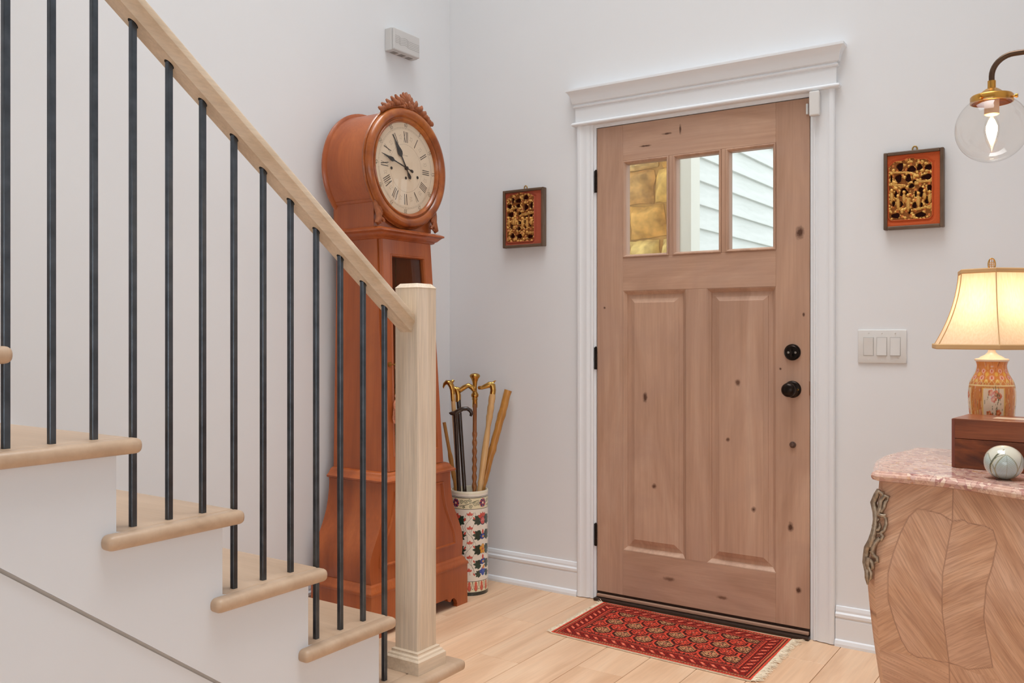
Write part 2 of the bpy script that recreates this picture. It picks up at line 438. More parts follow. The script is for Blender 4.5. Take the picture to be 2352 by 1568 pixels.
# baseboards: board, cap moulding, shoe
def baseboard(name, a0, a1, face, axis, sgn, label):
    prof = [(0, 0), (.024, 0), (.024, .010), (.020, .022), (.0135, .026), (.0135, .098), (.011, .104), (.0155, .110), (.0155, .120), (.0095, .126), (.0095, .134), (.006, .146), (0, .148)]
    pts = [(face + sgn * d, z) for d, z in prof]
    mb = MB()
    if axis == 'X': mb.prism(pts, a0, a1, 0)
    else: mb.prism(pts, a0, a1, 1)
    tag(mb.build(name, M_TRIM), label, kind='structure')
baseboard('baseboard_front_left', WX, -1.985, WY, 'X', -1, 'white moulded baseboard between corner and door casing')
baseboard('baseboard_front_right', -.872, RX, WY, 'X', -1, 'white moulded baseboard right of the door casing')
baseboard('baseboard_left', 2.2, WY - .024, WX, 'Y', 1, 'white moulded baseboard behind the tall clock')
baseboard('baseboard_right', 1.62, WY - .024, RX, 'Y', -1, 'white moulded baseboard behind the chest')

# door casing: two profiled legs, a header with crown and bead
def casing(name, x_in, x_out, label):
    s_ = 1 if x_out > x_in else -1; w = abs(x_out - x_in)
    prof = [(0, 0), (0, .010), (.006, .014), (.010, .014), (.012, .010), (.016, .010), (.020, .013), (.030, .0165), (w * .55, .015), (w - .024, .017), (w - .018, .021), (w - .010, .022), (w - .004, .020), (w, .016), (w, 0)]
    mb = MB(); mb.prism([(x_in + s_ * d, WY - t_) for d, t_ in prof], 0.003, 2.094, 2)
    tag(mb.build(name, M_TRIM, smooth=25), label, kind='structure')
casing('trim_1', DX0 - .014, -1.985, 'white fluted door casing on the hinge side')
casing('trim_2', DX1 + .014, -.874, 'white fluted door casing on the knob side')
hx0, hx1 = -1.992, -.867
hd = MB()
# bead, fascia, necking, crown cap, all with returned ends
def ledge(mb, prof):
    """prof (out, z): closed moulding returned around both ends"""
    n = len(prof); vs = []
    for d, z in prof: vs += [(hx0 - d, WY, z), (hx0 - d, WY - .018 - d, z), (hx1 + d, WY - .018 - d, z), (hx1 + d, WY, z)]
    fs = [(i * 4 + k, i * 4 + k + 1, (i + 1) * 4 + k + 1, (i + 1) * 4 + k) for i in range(n - 1) for k in range(3)]
    fs += [(0, 3, 2, 1), ((n - 1) * 4, (n - 1) * 4 + 1, (n - 1) * 4 + 2, (n - 1) * 4 + 3)]
    mb.add(vs, fs)
ledge(hd, [(0, 2.085), (.009, 2.086), (.014, 2.091), (.014, 2.096), (.009, 2.101), (0, 2.102), (0, 2.166), (.006, 2.168), (.008, 2.173), (.004, 2.178), (.002, 2.182), (.010, 2.186), (.013, 2.194), (.015, 2.208), (.020, 2.222), (.028, 2.233), (.034, 2.237), (.034, 2.246)])
tag(hd.build('trim_3', M_TRIM, smooth=35), 'white crown-moulded header over the front door', kind='structure')
# jambs and stop
jb = MB(); jb.box(DX0 - .035, DX0 - .003, WY - .001, WY + .15, 0, DZ1 + .003); jb.box(DX1 + .003, DX1 + .035, WY - .001, WY + .15, 0, DZ1 + .003); jb.box(DX0 - .035, DX1 + .035, WY - .001, WY + .15, DZ1 + .003, DZ1 + .035)
tag(jb.build('trim_4', M_TRIM), 'white door jamb framing the front door', kind='structure')
jr = MB(); jr.box(DX1 + .001, DX1 + .0029, WY + .004, WY + .05, .03, DZ1); 
tag(jr.build('trim_6', m_plain('jamb_weatherstrip', (96, 60, 38), .6)), 'thin brown weatherstrip beside the door edge', kind='structure')
th = MB(); th.box(DX0 - .003, DX1 + .003, WY - .03, WY + .15, .0, .013, bev=.003); th.box(DX0 - .003, DX1 + .003, WY + .008, WY + .15, .013, .036)
tag(th.build('trim_5', m_plain('dark_bronze_threshold', (62, 48, 40), .4, metal=.4)), 'dark bronze threshold under the front door', kind='structure')

# ------------------------------------------------------------------ front door
DK = (88, 56, 40)
def door_mat(name, axis, knots):
    return m_wood(name, (174, 136, 112), (197, 158, 133), (211, 175, 150), axis=axis, freq=7, stretch=7, rough=.5, fine=.12, bstr=.06, dist=1.4, knots=knots, bigvar=.5, bigcol=(182, 148, 130), spec=.35)
door = empty('door_1', (-1.431, WY, .038)); tag(door, 'brown knotty alder craftsman front door with three glass lights', kind='structure')
def kn(x, z, r, asp, c=DK): return (x + 1.431, 0, z - .038, r, asp, c)
M_DSTILE = door_mat('knotty_alder_stile', 2, [kn(-1.007, 1.555, .020, 1.5), kn(-.993, 1.24, .006, 1.6), kn(-1.082, 1.03, .006, 1), kn(-1.043, .42, .013, 1.9), kn(-1.012, .18, .012, 1.4), kn(-1.855, 1.28, .007, 1)])
M_DRAIL = door_mat('knotty_alder_rail', 0, [kn(-1.56, 2.005, .026, .22), kn(-1.50, 2.015, .006, 4), kn(-1.66, 1.965, .032, .16), kn(-1.32, .1, .03, .3, (126, 92, 72)), kn(-1.55, .14, .03, .35, (126, 92, 72))])
M_DPAN = door_mat('knotty_alder_panel', 2, [kn(-1.662, .895, .013, 1.9), kn(-1.62, .52, .013, 1.2, (104, 70, 52)), kn(-1.19, .47, .012, 1.2), kn(-1.255, .97, .014, 1.2, (110, 76, 58)), kn(-1.295, .74, .010, 1, (104, 70, 52))])
D0, D1 = WY, WY + .045
st = .128
gx0, gx1, gz0, gz1 = -1.765, -1.100, 1.494, 1.912     # glazed opening (outer bead)
pz0, pz1 = .233, 1.351
p1, p2 = (-1.764, -1.476), (-1.384, -1.099)
def part_box(name, x0, x1, z0, z1, mat, y0=D0, y1=D1, bev=.0012): 
    mb = MB(); mb.box(x0, x1, y0, y1, z0, z1, bev=bev, seg=1); return mb.build(name, mat, door)
part_box('stile', DX0, gx0, DZ0, DZ1, M_DSTILE); part_box('stile', gx1, DX1, DZ0, DZ1, M_DSTILE)
part_box('rail', gx0, gx1, gz1, DZ1, M_DRAIL); part_box('rail', gx0, gx1, pz1, gz0, M_DRAIL); part_box('rail', gx0, gx1, DZ0, pz0, M_DRAIL)
part_box('center_stile', p1[1], p2[0], pz0, pz1, M_DSTILE)
lites = [(-1.765, -1.548), (-1.533, -1.318), (-1.303, -1.100)]
lites = [(-1.765, -1.551), (-1.533, -1.322), (-1.304, -1.100)]
for a_, b_ in ((lites[0][1], lites[1][0]), (lites[1][1], lites[2][0])): part_box('muntin', a_, b_, gz0, gz1, M_DSTILE)
def frame_loop(mb, x0, x1, z0, z1, prof):
    """mitred moulding: prof list of (inset, y)"""
    n = len(prof); vs = []
    for d, y in prof: vs += [(x0 + d, y, z0 + d), (x1 - d, y, z0 + d), (x1 - d, y, z1 - d), (x0 + d, y, z1 - d)]
    fs = [(i * 4 + k, i * 4 + (k + 1) % 4, (i + 1) * 4 + (k + 1) % 4, (i + 1) * 4 + k) for i in range(n - 1) for k in range(4)]
    mb.add(vs, fs)
for a_, b_ in lites:
    mb = MB(); frame_loop(mb, a_, b_, gz0, gz1, [(0, D0 + .0005), (.001, D0 - .004), (.005, D0 - .005), (.009, D0 - .002), (.013, D0 + .006), (.0135, D0 + .02), (.0135, D0 + .04), (0, D0 + .04)])
    mb.build('glazing_bead', M_DSTILE, door)
    mb = MB(); mb.box(a_ + .006, b_ - .006, D0 + .018, D0 + .024, gz0 + .006, gz1 - .006); mb.build('pane', M_GLASS, door)
for a_, b_ in (p1, p2):
    mb = MB()
    frame_loop(mb, a_, b_, pz0, pz1, [(0, D0), (.003, D0 + .001), (.006, D0 + .004), (.012, D0 + .010), (.015, D0 + .012), (.0165, D0 + .016), (.019, D0 + .016), (.034, D0 + .013), (.035, D0 + .011), (.050, D0 + .005), (.052, D0 + .0035)])
    d = .052; mb.add([(a_ + d, D0 + .0035, pz0 + d), (b_ - d, D0 + .0035, pz0 + d), (b_ - d, D0 + .0035, pz1 - d), (a_ + d, D0 + .0035, pz1 - d)], [(0, 1, 2, 3)])
    mb.add([(a_, D1, pz0), (b_, D1, pz0), (b_, D1, pz1), (a_, D1, pz1)], [(0, 3, 2, 1)])
    mb.build('raised_panel', M_DPAN, door)
mb = MB(); mb.box(DX0 + .002, DX1 - .002, D0 - .010, D0 + .006, .0145, .027, bev=.003); mb.build('door_sweep', m_plain('sweep_tan', (172, 136, 114), .5), door)
for z in (1.835, 1.058, .283):
    mb = MB(); mb.lathe([(.0055, -.048), (.0055, -.017), (.0048, -.017), (.0048, -.015), (.0055, -.015), (.0055, .015), (.0048, .015), (.0048, .017), (.0055, .017), (.0055, .048), (.003, .052), (0, .053)], (DX0 - .003, D0 - .005, z), 14)
    mb.box(DX0 - .012, DX0 - .003, D0 - .004, D0 - .0012, z - .048, z + .048)
    mb.build('hinge', M_BRONZE, door, smooth=40)
# deadbolt
dx, dz = -1.035, 1.095
mb = MB(); mb.lathe([(.0315, 0), (.0315, -.006), (.029, -.0095), (.026, -.0085), (.024, -.010), (0, -.0105)], (dx, D0, dz), 40, axis='Y'); db = mb.build('deadbolt_plate', M_BRONZE, door, smooth=35)
mb = MB(); mb.tube([(dx - .003, D0 - .022, dz + .019), (dx, D0 - .024, dz), (dx + .003, D0 - .022, dz - .019)], [.0035, .0065, .0035], 10, flat=(1, .8)); mb.box(dx - .005, dx + .005, D0 - .02, D0 - .009, dz - .006, dz + .006); mb.build('thumb_turn', M_BRONZE, db, smooth=50)
for s_ in (-1, 1):
    mb = MB(); mb.lathe([(.0045, 0), (.0045, -.0025), (.002, -.003), (.002, -.0015), (0, -.0015)], (dx + s_ * .0135, D0 - .0098, dz - .001), 12, axis='Y'); mb.build('screw', M_STEEL, db, smooth=40)
# knob
dz = .952
mb = MB(); mb.lathe([(.033, 0), (.033, -.004), (.030, -.008), (.022, -.010), (.014, -.012), (.0125, -.016), (.0125, -.03), (.016, -.034), (.0245, -.04), (.0275, -.050), (.0265, -.058), (.021, -.064), (.012, -.0675), (0, -.0685)], (dx, D0, dz), 40, axis='Y'); kb = mb.build('knob', M_BRONZE, door, smooth=45)
mb = MB(); mb.lathe([(.004, 0), (.004, -.002), (0, -.0028)], (dx + .023, D0 - .0095, dz), 10, axis='Y'); mb.build('screw', M_BRASS, kb, smooth=45)
# small kick-down peg
mb = MB(); mb.lathe([(.0125, 0), (.0125, -.003), (.0105, -.0045), (.0085, -.0045), (.0085, -.009), (.006, -.012), (0, -.013)], (dx + .001, D0, .738), 24, axis='Y'); mb.build('wooden_plug', m_plain('brown_plug', (92, 66, 54), .4), door, smooth=40)
# latch strike on the edge
mb = MB(); mb.box(DX1 - .001, DX1 + .0025, D0 - .003, D0 + .01, .93, .985, bev=.001); mb.build('latch_plate', m_plain('latch_copper', (130, 84, 58), .35, metal=.7), door)
# alarm contact: magnet on the door, sensor on the casing
mg = MB(); mg.box(-.9825, -.9735, D0 - .010, D0 - .0003, 2.003, 2.045, bev=.003)
tag(mg.build('alarm_magnet', M_WHITEP), 'slim white alarm magnet stuck on the top corner of the door', 'alarm magnet')
sn = MB(); sn.box(-.961, -.923, D0 - .044, D0 - .0222, 1.988, 2.080, bev=.004)
tag(sn.build('alarm_sensor', M_WHITEP), 'white alarm sensor box on the casing at the door head', 'alarm sensor')

# ------------------------------------------------------------------ what stands outside the door glass
MST = [m_plain('gold_lit_stone_%d' % i, c, .9, var=.34, sc=16) for i, c in enumerate([(232, 184, 104), (218, 168, 92), (238, 196, 122), (206, 160, 98), (226, 190, 128)])]  # golden cast of the outdoor light is put into the stone colours
pier = empty('stone_pier', (-2.35, 4.6, 0), 'rough-stone pier tinted with golden light, seen through the left door light', 'stone pier')
mb = MB(); mb.box(-2.9, -1.915, 4.50, 4.85, -.1, 3.1); mb.build('mortar_core', m_plain('tan_mortar', (204, 158, 92), .95, var=.25), pier)
rs = random.Random(11); z = 0.0
while z < 3.0:
    h = rs.choice([.07, .1, .15, .19]); x = -2.9 + rs.uniform(-.1, 0)
    while x < -1.915:
        w = rs.uniform(.14, .34); xa, xb = max(x, -2.9), min(x + w, -1.915)
        if xb - xa > .03:
            cx_, cz_ = (xa + xb) / 2, z + h / 2; mb = MB(); sk = rs.uniform(-.03, .03); nx, nz = 6, 4; vs = []; fs = []
            for j in range(nz + 1):
                for i in range(nx + 1):
                    u, v = i / nx, j / nz; e_ = (0 < i < nx) and (0 < j < nz)
                    jx = 0 if i in (0, nx) else rs.uniform(-.2, .2) * (xb - xa) / nx; 
                    vs.append((xa + .006 + (xb - xa - .012) * u + jx + rs.uniform(-.006, .006) + (v - .5) * sk, 4.50 - ((.028 + .045 * (mnoise.noise(Vector((xa * 9 + u * 2.4, 7.0, z * 11 + v * 1.7))) + .4) * min(1, 3 * min(u, 1 - u, v, 1 - v) + .3)) if e_ else .004), z + .006 + (h - .012) * v + .016 * mnoise.noise(Vector((xa * 3 + u * 2, z * 5, 3.0 + v))) + rs.uniform(-.003, .003)))
            for j in range(nz):
                for i in range(nx): fs.append((j * (nx + 1) + i, j * (nx + 1) + i + 1, (j + 1) * (nx + 1) + i + 1, (j + 1) * (nx + 1) + i))
            mb.add(vs, fs); mb.build('stone', rs.choice(MST), pier, smooth=70)
        x += w
    z += h
sw = empty('siding_wall', (-1.83, 6, 0), 'pale lap-siding wall seen through the right door lights', 'siding wall')
mb = MB(); mb.box(-1.90, -1.86, 4.42, 12, -.1, 3.4); mb.build('sheathing', M_SIDING, sw)
EXP = .127
proto = None
for i in range(27):
    z0 = -.05 + i * EXP
    if proto is None:
        mb = MB(); mb.prism([(-1.86, 0), (-1.832, 0), (-1.832, .006), (-1.853, EXP + .012), (-1.86, EXP + .012)], 4.44, 12, 1); proto = mb.build('siding_board', M_SIDING, sw); proto.location.z = z0
    else:
        o = proto.copy(); COL.objects.link(o); o.parent = sw; o.location.z = z0
M_CTRIM = m_plain('exterior_trim', (236, 234, 222), .7, var=.01)
mb = MB(); mb.box(-1.895, -1.815, 4.32, 4.44, -.1, 3.4, bev=.004); mb.build('corner_board', M_CTRIM, sw)
mb = MB(); mb.box(-1.883, -1.877, 4.3165, 4.3198, -.1, 3.4); mb.build('flashing_strip', m_plain('brown_strip', (140, 100, 48), .7), sw)
mb = MB(); mb.box(-6, 6, 3.62, 14, -.16, -.02); tag(mb.build('porch_floor', M_TIN), 'grey concrete porch outside the front door', 'porch')
# ------------------------------------------------------------------ staircase
RISE, RUN = .1905, .2595
noses = {}           # step n (1 = lowest) -> nose y, top z
N1Y = 2.128
XO = -1.650; XS = -1.680; XB = -1.707
stair = empty('staircase', (-2.2, 1.2, 0), 'white-sided staircase with rounded beige wooden treads', 'staircase')
NST = 12
def nose_y(n): return N1Y - (n - 1) * RUN if n > 1 else 2.135
for n in range(1, NST + 1):
    zt = RISE * n; y1 = nose_y(n); y0 = nose_y(n + 1) - .045
    th_ = .032
    mb = MB(); mb.box(WX + .018, XS - .002, y0, y1, zt - th_, zt, bev=.0125, seg=4); td = mb.build('tread', M_TREAD, stair, smooth=40)
    mb = MB()
    xo = XO if n > 1 else -1.612
    mb.box(XS - .012, xo, y0 - (.032 if n > 1 else .0), y1 + .0005, zt - th_ + .0002, zt + .0003, bev=.0135, seg=4); mb.build('return_nosing', M_TREAD, td, smooth=40)
    mb = MB(); yr = y1 - .044; mb.box(WX + .018, XS - .0005, yr - .018, yr, zt - RISE, zt - th_ + .001); mb.build('riser', M_STAIRDIM, stair)
# stringer: sawtooth upper edge, sloped lower edge above a strip coloured grey as its shade
sl = RISE / RUN
def low(y): return .741 + (.818 - y) * .7555
pts = []
for n in range(1, NST + 1):
    yr = nose_y(n) - .044; zt = RISE * n - .031
    pts += [(yr, RISE * (n - 1) if n > 1 else 0.0), (yr, zt)]
yb = nose_y(NST + 1) - .044
pts += [(yb, RISE * NST - .031)]
yend = .818 + .741 / .7555
pts2 = pts + [(yb, low(yb)), (yend, 0.0)]
mb = MB()
ch = .012
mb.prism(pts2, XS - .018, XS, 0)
mb.build('stringer', M_STAIRDIM, stair)
mb = MB(); d = .009
mb.prism([(yb, low(yb) - d), (yb, .0), (yend - d / .7555, 0.0)], XS - .03, XS - .006, 0); mb.build('side_panel', M_STAIRDIM, stair)
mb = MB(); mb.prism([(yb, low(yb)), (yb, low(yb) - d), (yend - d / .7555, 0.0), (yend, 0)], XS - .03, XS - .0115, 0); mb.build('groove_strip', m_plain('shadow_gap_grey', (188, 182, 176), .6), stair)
# sloping skirt board on the wall side
mb = MB(); yk0 = nose_y(NST); mb.prism([(2.14, 0), (2.14, .20), (2.10, .33), (yk0, .33 + (2.10 - yk0) * sl), (yk0, .0)], WX + .0005, WX + .0175, 0); mb.build('skirt_board', M_TRIM, stair)

# ------------------------------------------------------------------ railing
rail = empty('stair_railing', (XB, 1.9, 0), 'whitewashed oak handrail and newel with black iron balusters', 'stair railing')
def under(y): return 1.822 - .004 - .743 * (y - 1.098)
yA, yB = -.75, 1.9695
prof = [(-.021, 0), (-.0215, .006), (-.023, .014), (-.0265, .022), (-.031, .028), (-.0325, .031), (-.0325, .046), (-.030, .052), (-.022, .0565), (-.010, .059), (0, .0595)]
prof = prof + [(-x, z) for x, z in reversed(prof[:-1])]
mb = MB(); n = len(prof)
vs = [(XB + x, yA, under(yA) + z) for x, z in prof] + [(XB + x, yB, under(yB) + z) for x, z in prof]
mb.add(vs, [tuple(range(n)), tuple(range(2 * n - 1, n - 1, -1))] + [(i, n + i, n + (i + 1) % n, (i + 1) % n) for i in range(n)])
mb.build('handrail', M_RAILY, rail, smooth=28)
# newel post
hw = .0425; ny = 2.012
def sq_loft(mb, prof, cx, cy):
    m = len(prof); vs = []
    for w, z in prof: vs += [(cx - w, cy - w, z), (cx + w, cy - w, z), (cx + w, cy + w, z), (cx - w, cy + w, z)]
    fs = [(i * 4 + k, i * 4 + (k + 1) % 4, (i + 1) * 4 + (k + 1) % 4, (i + 1) * 4 + k) for i in range(m - 1) for k in range(4)] + [(3, 2, 1, 0), tuple((m - 1) * 4 + k for k in range(4))]
    mb.add(vs, fs)
nt = 1.3125
mb = MB(); sq_loft(mb, [(hw, .22), (hw, nt - .014), (hw + .0015, nt - .013), (hw - .010, nt), (0.001, nt + .001)], XB, ny); nw = mb.build('newel_post', M_RAIL, rail)
bv = nw.modifiers.new('bevel', 'BEVEL'); bv.width = .0015; bv.segments = 2; bv.limit_method = 'ANGLE'; bv.angle_limit = R(60)
mb = MB(); z0 = RISE + .0004
sq_loft(mb, [(.063, z0), (.063, z0 + .036), (.0605, z0 + .039), (.058, z0 + .041), (.056, z0 + .046), (.051, z0 + .049), (.050, z0 + .052), (.050, z0 + .056), (.047, z0 + .058), (hw, z0 + .059)], XB, ny); mb.build('newel_base', M_RAILY, nw)
# balusters: three on every tread, square iron bars in drilled sockets
bw = .0063
by = [(1.876 - k * .0862) for k in range(0, 28)]
hole = None
for k, y in enumerate(by):
    nstep = 1 if k == 0 else 2 + (k - 1) // 3
    if nstep > NST: break
    zb = RISE * nstep; ztp = under(y) + .01
    # keep the bar clear of the nosing just behind it
    mb = MB(); mb.box(XB - bw, XB + bw, y - bw, y + bw, zb - .002, ztp, bev=.0012, seg=1); bo = mb.build('baluster', M_IRON, rail)
    if hole is None:
        mb = MB(); pp = [(.0085 * math.cos(a), .0105 * math.sin(a)) for a in [2 * PI * i / 18 for i in range(18)]]
        vs = [(x, yy, -.743 * yy - .0006) for x, yy in pp] + [(x, yy, -.743 * yy + .004) for x, yy in pp]
        mb.add(vs, [tuple(range(17, -1, -1)), tuple(range(18, 36))] + [(i, (i + 1) % 18, 18 + (i + 1) % 18, 18 + i) for i in range(18)])
        hole = mb.build('socket', M_BLACK, None); ho = hole
    else:
        ho = bpy.data.objects.new('socket', hole.data); COL.objects.link(ho)
    ho.parent = bo; ho.location = (Vector((XB, y, under(y))) - root_loc(bo))
# ------------------------------------------------------------------ tall case clock
M_CHER = m_wood('cherry_wood', (136, 64, 28), (172, 88, 42), (192, 106, 54), axis=2, freq=8, stretch=10, rough=.33, fine=.14, coat=.25, bstr=.04, bigvar=.35, bigcol=(148, 76, 40), spec=.4)
M_CHERX = m_wood('cherry_ring', (128, 62, 26), (168, 90, 38), (200, 122, 56), axis=0, freq=10, stretch=3, rough=.28, fine=.1, coat=.4, bstr=.03, spec=.4)
M_CARVE = m_plain('carved_cherry', (152, 86, 48), .45, var=.25, sc=60)
M_DIAL = m_plain('ivory_dial', (232, 212, 186), .5, var=.02)
M_DNUM = m_plain('dial_print', (74, 62, 52), .6)
M_DSOFT = m_plain('dial_print_soft', (176, 156, 132), .6)
M_HAND = m_plain('dark_hand', (40, 34, 30), .4)
KY = 2.795; XBK = -2.66
clock = empty('grandfather_clock', (-2.5, KY, 0), 'cherry tall-case clock with round drum head beside the stairs', 'clock')
def loft(mb, secs, m=0):
    """secs list of (z, xb, xf, hw): rectangular sections"""
    vs = []; n = len(secs)
    for z, xb, xf, h in secs: vs += [(xb, KY - h, z), (xf, KY - h, z), (xf, KY + h, z), (xb, KY + h, z)]
    fs = [(i * 4 + k, i * 4 + (k + 1) % 4, (i + 1) * 4 + (k + 1) % 4, (i + 1) * 4 + k) for i in range(n - 1) for k in range(4)] + [(3, 2, 1, 0), tuple((n - 1) * 4 + k for k in range(4))]
    mb.add(vs, fs, m)
# plinth with bracket feet: front and side aprons cut in scrolls
mb = MB()
def apron(hwid, foot):
    prof = [(-hwid, 0), (-hwid, .168), (hwid, .168), (hwid, 0), (hwid - foot, 0), (hwid - foot + .004, .012), (hwid - foot - .004, .03), (hwid - foot - .02, .042), (hwid - foot - .036, .040), (hwid - foot - .044, .030), (hwid - foot - .056, .034), (hwid - foot - .068, .048)]
    return prof + [(-a, b) for a, b in reversed(prof[4:])]
mb.prism([(KY + a, b) for a, b in apron(.302, .075)], -2.355, -2.335, 0)
for yy in (KY - .302, KY + .282):
    mb.prism([(-2.5077 + a, b) for a, b in apron(.1522, .05)], yy, yy + .02, 1)
mb.box(XBK, -2.34, KY - .30, KY + .30, .05, .166)
mb.build('plinth', M_CHER, clock)
mb = MB(); loft(mb, [(.166, XBK, -2.335, .302), (.172, XBK, -2.331, .306), (.180, XBK, -2.333, .304), (.186, XBK, -2.340, .297), (.196, XBK, -2.3425, .2945), (.202, XBK, -2.348, .289), (.206, XBK, -2.352, .286)]); mb.build('plinth_moulding', M_CHER, clock, smooth=50)
# bombe base
hwz = [(.2, .283), (.235, .289), (.27, .291), (.30, .288), (.33, .277), (.36, .262), (.39, .246), (.42, .232), (.455, .219), (.49, .211), (.53, .205), (.565, .203), (.584, .204)]
mb = MB(); loft(mb, [(z, XBK, -2.352, h) for z, h in hwz]); mb.build('base_body', M_CHER, clock, smooth=35)
def hw_at(z):
    for (z0, h0), (z1, h1) in zip(hwz[:-1], hwz[1:]):
        if z0 <= z <= z1: return h0 + (h1 - h0) * (z - z0) / (z1 - z0)
    return hwz[-1][1]
# shaped raised panel on the base front and its moulded frame
def panel_outline(ins, zb, zt, n=22):
    right = [(max(.02, hw_at(zb + (zt - zb) * i / n) - ins), zb + (zt - zb) * i / n) for i in range(n + 1)]
    return [(KY + a, z) for a, z in right] + [(KY - a, z) for a, z in reversed(right)]
mb = MB()
loops = [(.050, .262, .545, -2.3515), (.052, .264, .543, -2.346), (.058, .269, .538, -2.345), (.064, .274, .533, -2.353), (.068, .278, .529, -2.359), (.084, .292, .515, -2.3545), (.088, .296, .511, -2.354)]
vs = []; no = 46
for ins, zb, zt, x in loops: vs += [(x, y, z) for y, z in panel_outline(ins, zb, zt)]
fs = [(i * no + k, i * no + (k + 1) % no, (i + 1) * no + (k + 1) % no, (i + 1) * no + k) for i in range(len(loops) - 1) for k in range(no)]
fs.append(tuple((len(loops) - 1) * no + k for k in range(no))); mb.add(vs, fs); mb.build('base_panel', M_CHER, clock)
# belt moulding
mb = MB(); loft(mb, [(.580, XBK, -2.352, .203), (.585, XBK - .0, -2.334, .216), (.592, XBK, -2.332, .218), (.597, XBK, -2.338, .212), (.602, XBK, -2.345, .205), (.612, XBK, -2.350, .199), (.618, XBK, -2.353, .193), (.622, XBK, -2.362, .183)]); mb.build('belt_moulding', M_CHER, clock, smooth=50)
# tapered waist: a hollow case, tapering door frame with glass, chains, key, tassel
ZW0, ZW1 = .620, 1.548
def wx(z): return -2.362 - .055 * (z - ZW0) / (ZW1 - ZW0)
def wh(z): return .178 - .019 * (z - ZW0) / (ZW1 - ZW0)
mb = MB()
for s_ in (-1, 1):
    y0a, y1a = KY + s_ * wh(ZW0), KY + s_ * wh(ZW1); q = -s_ * .018
    mb.add([(XBK, y0a, ZW0), (wx(ZW0) - .022, y0a, ZW0), (wx(ZW0) - .022, y0a + q, ZW0), (XBK, y0a + q, ZW0), (XBK, y1a, ZW1), (wx(ZW1) - .022, y1a, ZW1), (wx(ZW1) - .022, y1a + q, ZW1), (XBK, y1a + q, ZW1)], [(0, 1, 2, 3), (4, 7, 6, 5), (0, 4, 5, 1), (1, 5, 6, 2), (2, 6, 7, 3), (3, 7, 4, 0)])
mb.box(XBK, XBK + .012, KY - .16, KY + .16, ZW0, ZW1)
mb.build('waist_case', M_CHER, clock)
mb = MB(); mb.box(XBK + .013, XBK + .0135, KY - .15, KY + .15, ZW0, ZW1); mb.build('case_back', m_plain('dark_case_back', (70, 52, 42), .8), clock)
cd = MB()
gz0c, gz1c = .690, 1.478
zo0, zo1 = ZW0 + .004, ZW1 - .003
O = [(-(wh(zo0) - .006), zo0), (wh(zo0) - .006, zo0), (wh(zo1) - .006, zo1), (-(wh(zo1) - .006), zo1)]
def gi(off): return [(-(wh(gz0c) - .045 - off), gz0c + off), (wh(gz0c) - .045 - off, gz0c + off), (wh(gz1c) - .062 - off, gz1c - off), (-(wh(gz1c) - .062 - off), gz1c - off)]
loops = [([(y * .999, z) for y, z in O], -.02), (O, -.004), ([(y - .004 * (1 if y > 0 else -1), z) for y, z in O], 0.0), (gi(-.010), 0.0), (gi(-.007), .003), (gi(-.003), .003), (gi(0), -.004), (gi(.001), -.018)]
vs = []
for pts_, dx_ in loops: vs += [(wx(z) + dx_, KY + y, z) for y, z in pts_]
fs = [(i * 4 + k, i * 4 + (k + 1) % 4, (i + 1) * 4 + (k + 1) % 4, (i + 1) * 4 + k) for i in range(len(loops) - 1) for k in range(4)]
cd.add(vs, fs); cdoor = cd.build('case_door', M_CHER, clock)
g = gi(0); mb = MB(); mb.add([(wx(z) - .012, KY + y, z) for y, z in g], [(0, 1, 2, 3)]); mb.build('glass', m_glass('case_glass', (.93, .93, .92), .0, .9), cdoor)
mb = MB(); ky_, kz_ = KY - .142, 1.045; mb.lathe([(.0, .0), (.010, .0), (.010, .003), (0, .004)], (wx(kz_), ky_, kz_), 16, axis='X'); mb.tube([(wx(kz_) + .002, ky_, kz_), (wx(kz_) + .03, ky_, kz_)], .0022, 8)
mb.tube([(wx(kz_) + .03 + .009 * (1 - math.cos(a)), ky_, kz_ + .010 * math.sin(a)) for a in [2 * PI * i / 14 for i in range(15)]], .0018, 6); mb.build('key', M_ABRASS, cdoor, smooth=50)
M_TAS = m_plain('salmon_tassel', (214, 142, 110), .9, var=.3, sc=150)
mb = MB(); tx = wx(.85) + .024; ty = KY - .132
mb.tube([(wx(kz_) + .03, ky_, kz_ - .01), (tx, ty + .004, .99), (tx, ty, .935)], .0018, 6)
mb.lathe([(.002, .935), (.010, .93), (.013, .92), (.009, .91), (.0135, .902), (.018, .89), (.0165, .872)], (tx, ty, 0), 14)
rt = random.Random(5)
for i in range(70):
    a = rt.uniform(0, 2 * PI); r0 = rt.uniform(.006, .016); r1 = r0 + rt.uniform(.0, .009)
    mb.tube([(tx + r0 * math.cos(a), ty + r0 * math.sin(a), .885), (tx + (r0 + r1) * .53 * math.cos(a + .1), ty + (r0 + r1) * .53 * math.sin(a + .1), .855), (tx + r1 * math.cos(a + .2), ty + r1 * math.sin(a + .2), rt.uniform(.812, .83))], .0014, 4)
mb.build('tassel', M_TAS, cdoor, smooth=60)
for yy in (KY - .035, KY - .005, KY + .045):
    mb = MB(); mb.tube([(-2.52, yy, 1.54), (-2.52, yy, .95)], .0018, 6); mb.build('chain', M_ABRASS, clock)
for yy in (KY - .035, KY + .045):
    mb = MB(); mb.lathe([(0, .74), (.018, .742), (.02, .75), (.02, .93), (.018, .938), (.004, .942), (.003, .955)], (-2.52, yy, 0), 18); mb.build('weight', M_BRASS, clock, smooth=40)
mb = MB(); mb.box(-2.57, -2.566, KY - .008, KY + .008, .80, 1.54); mb.lathe([(0, -.006), (.05, -.004), (.056, 0), (.05, .004), (0, .006)], (-2.568, KY, .78), 32, axis='X'); mb.build('pendulum', M_BRASS, clock, smooth=40)
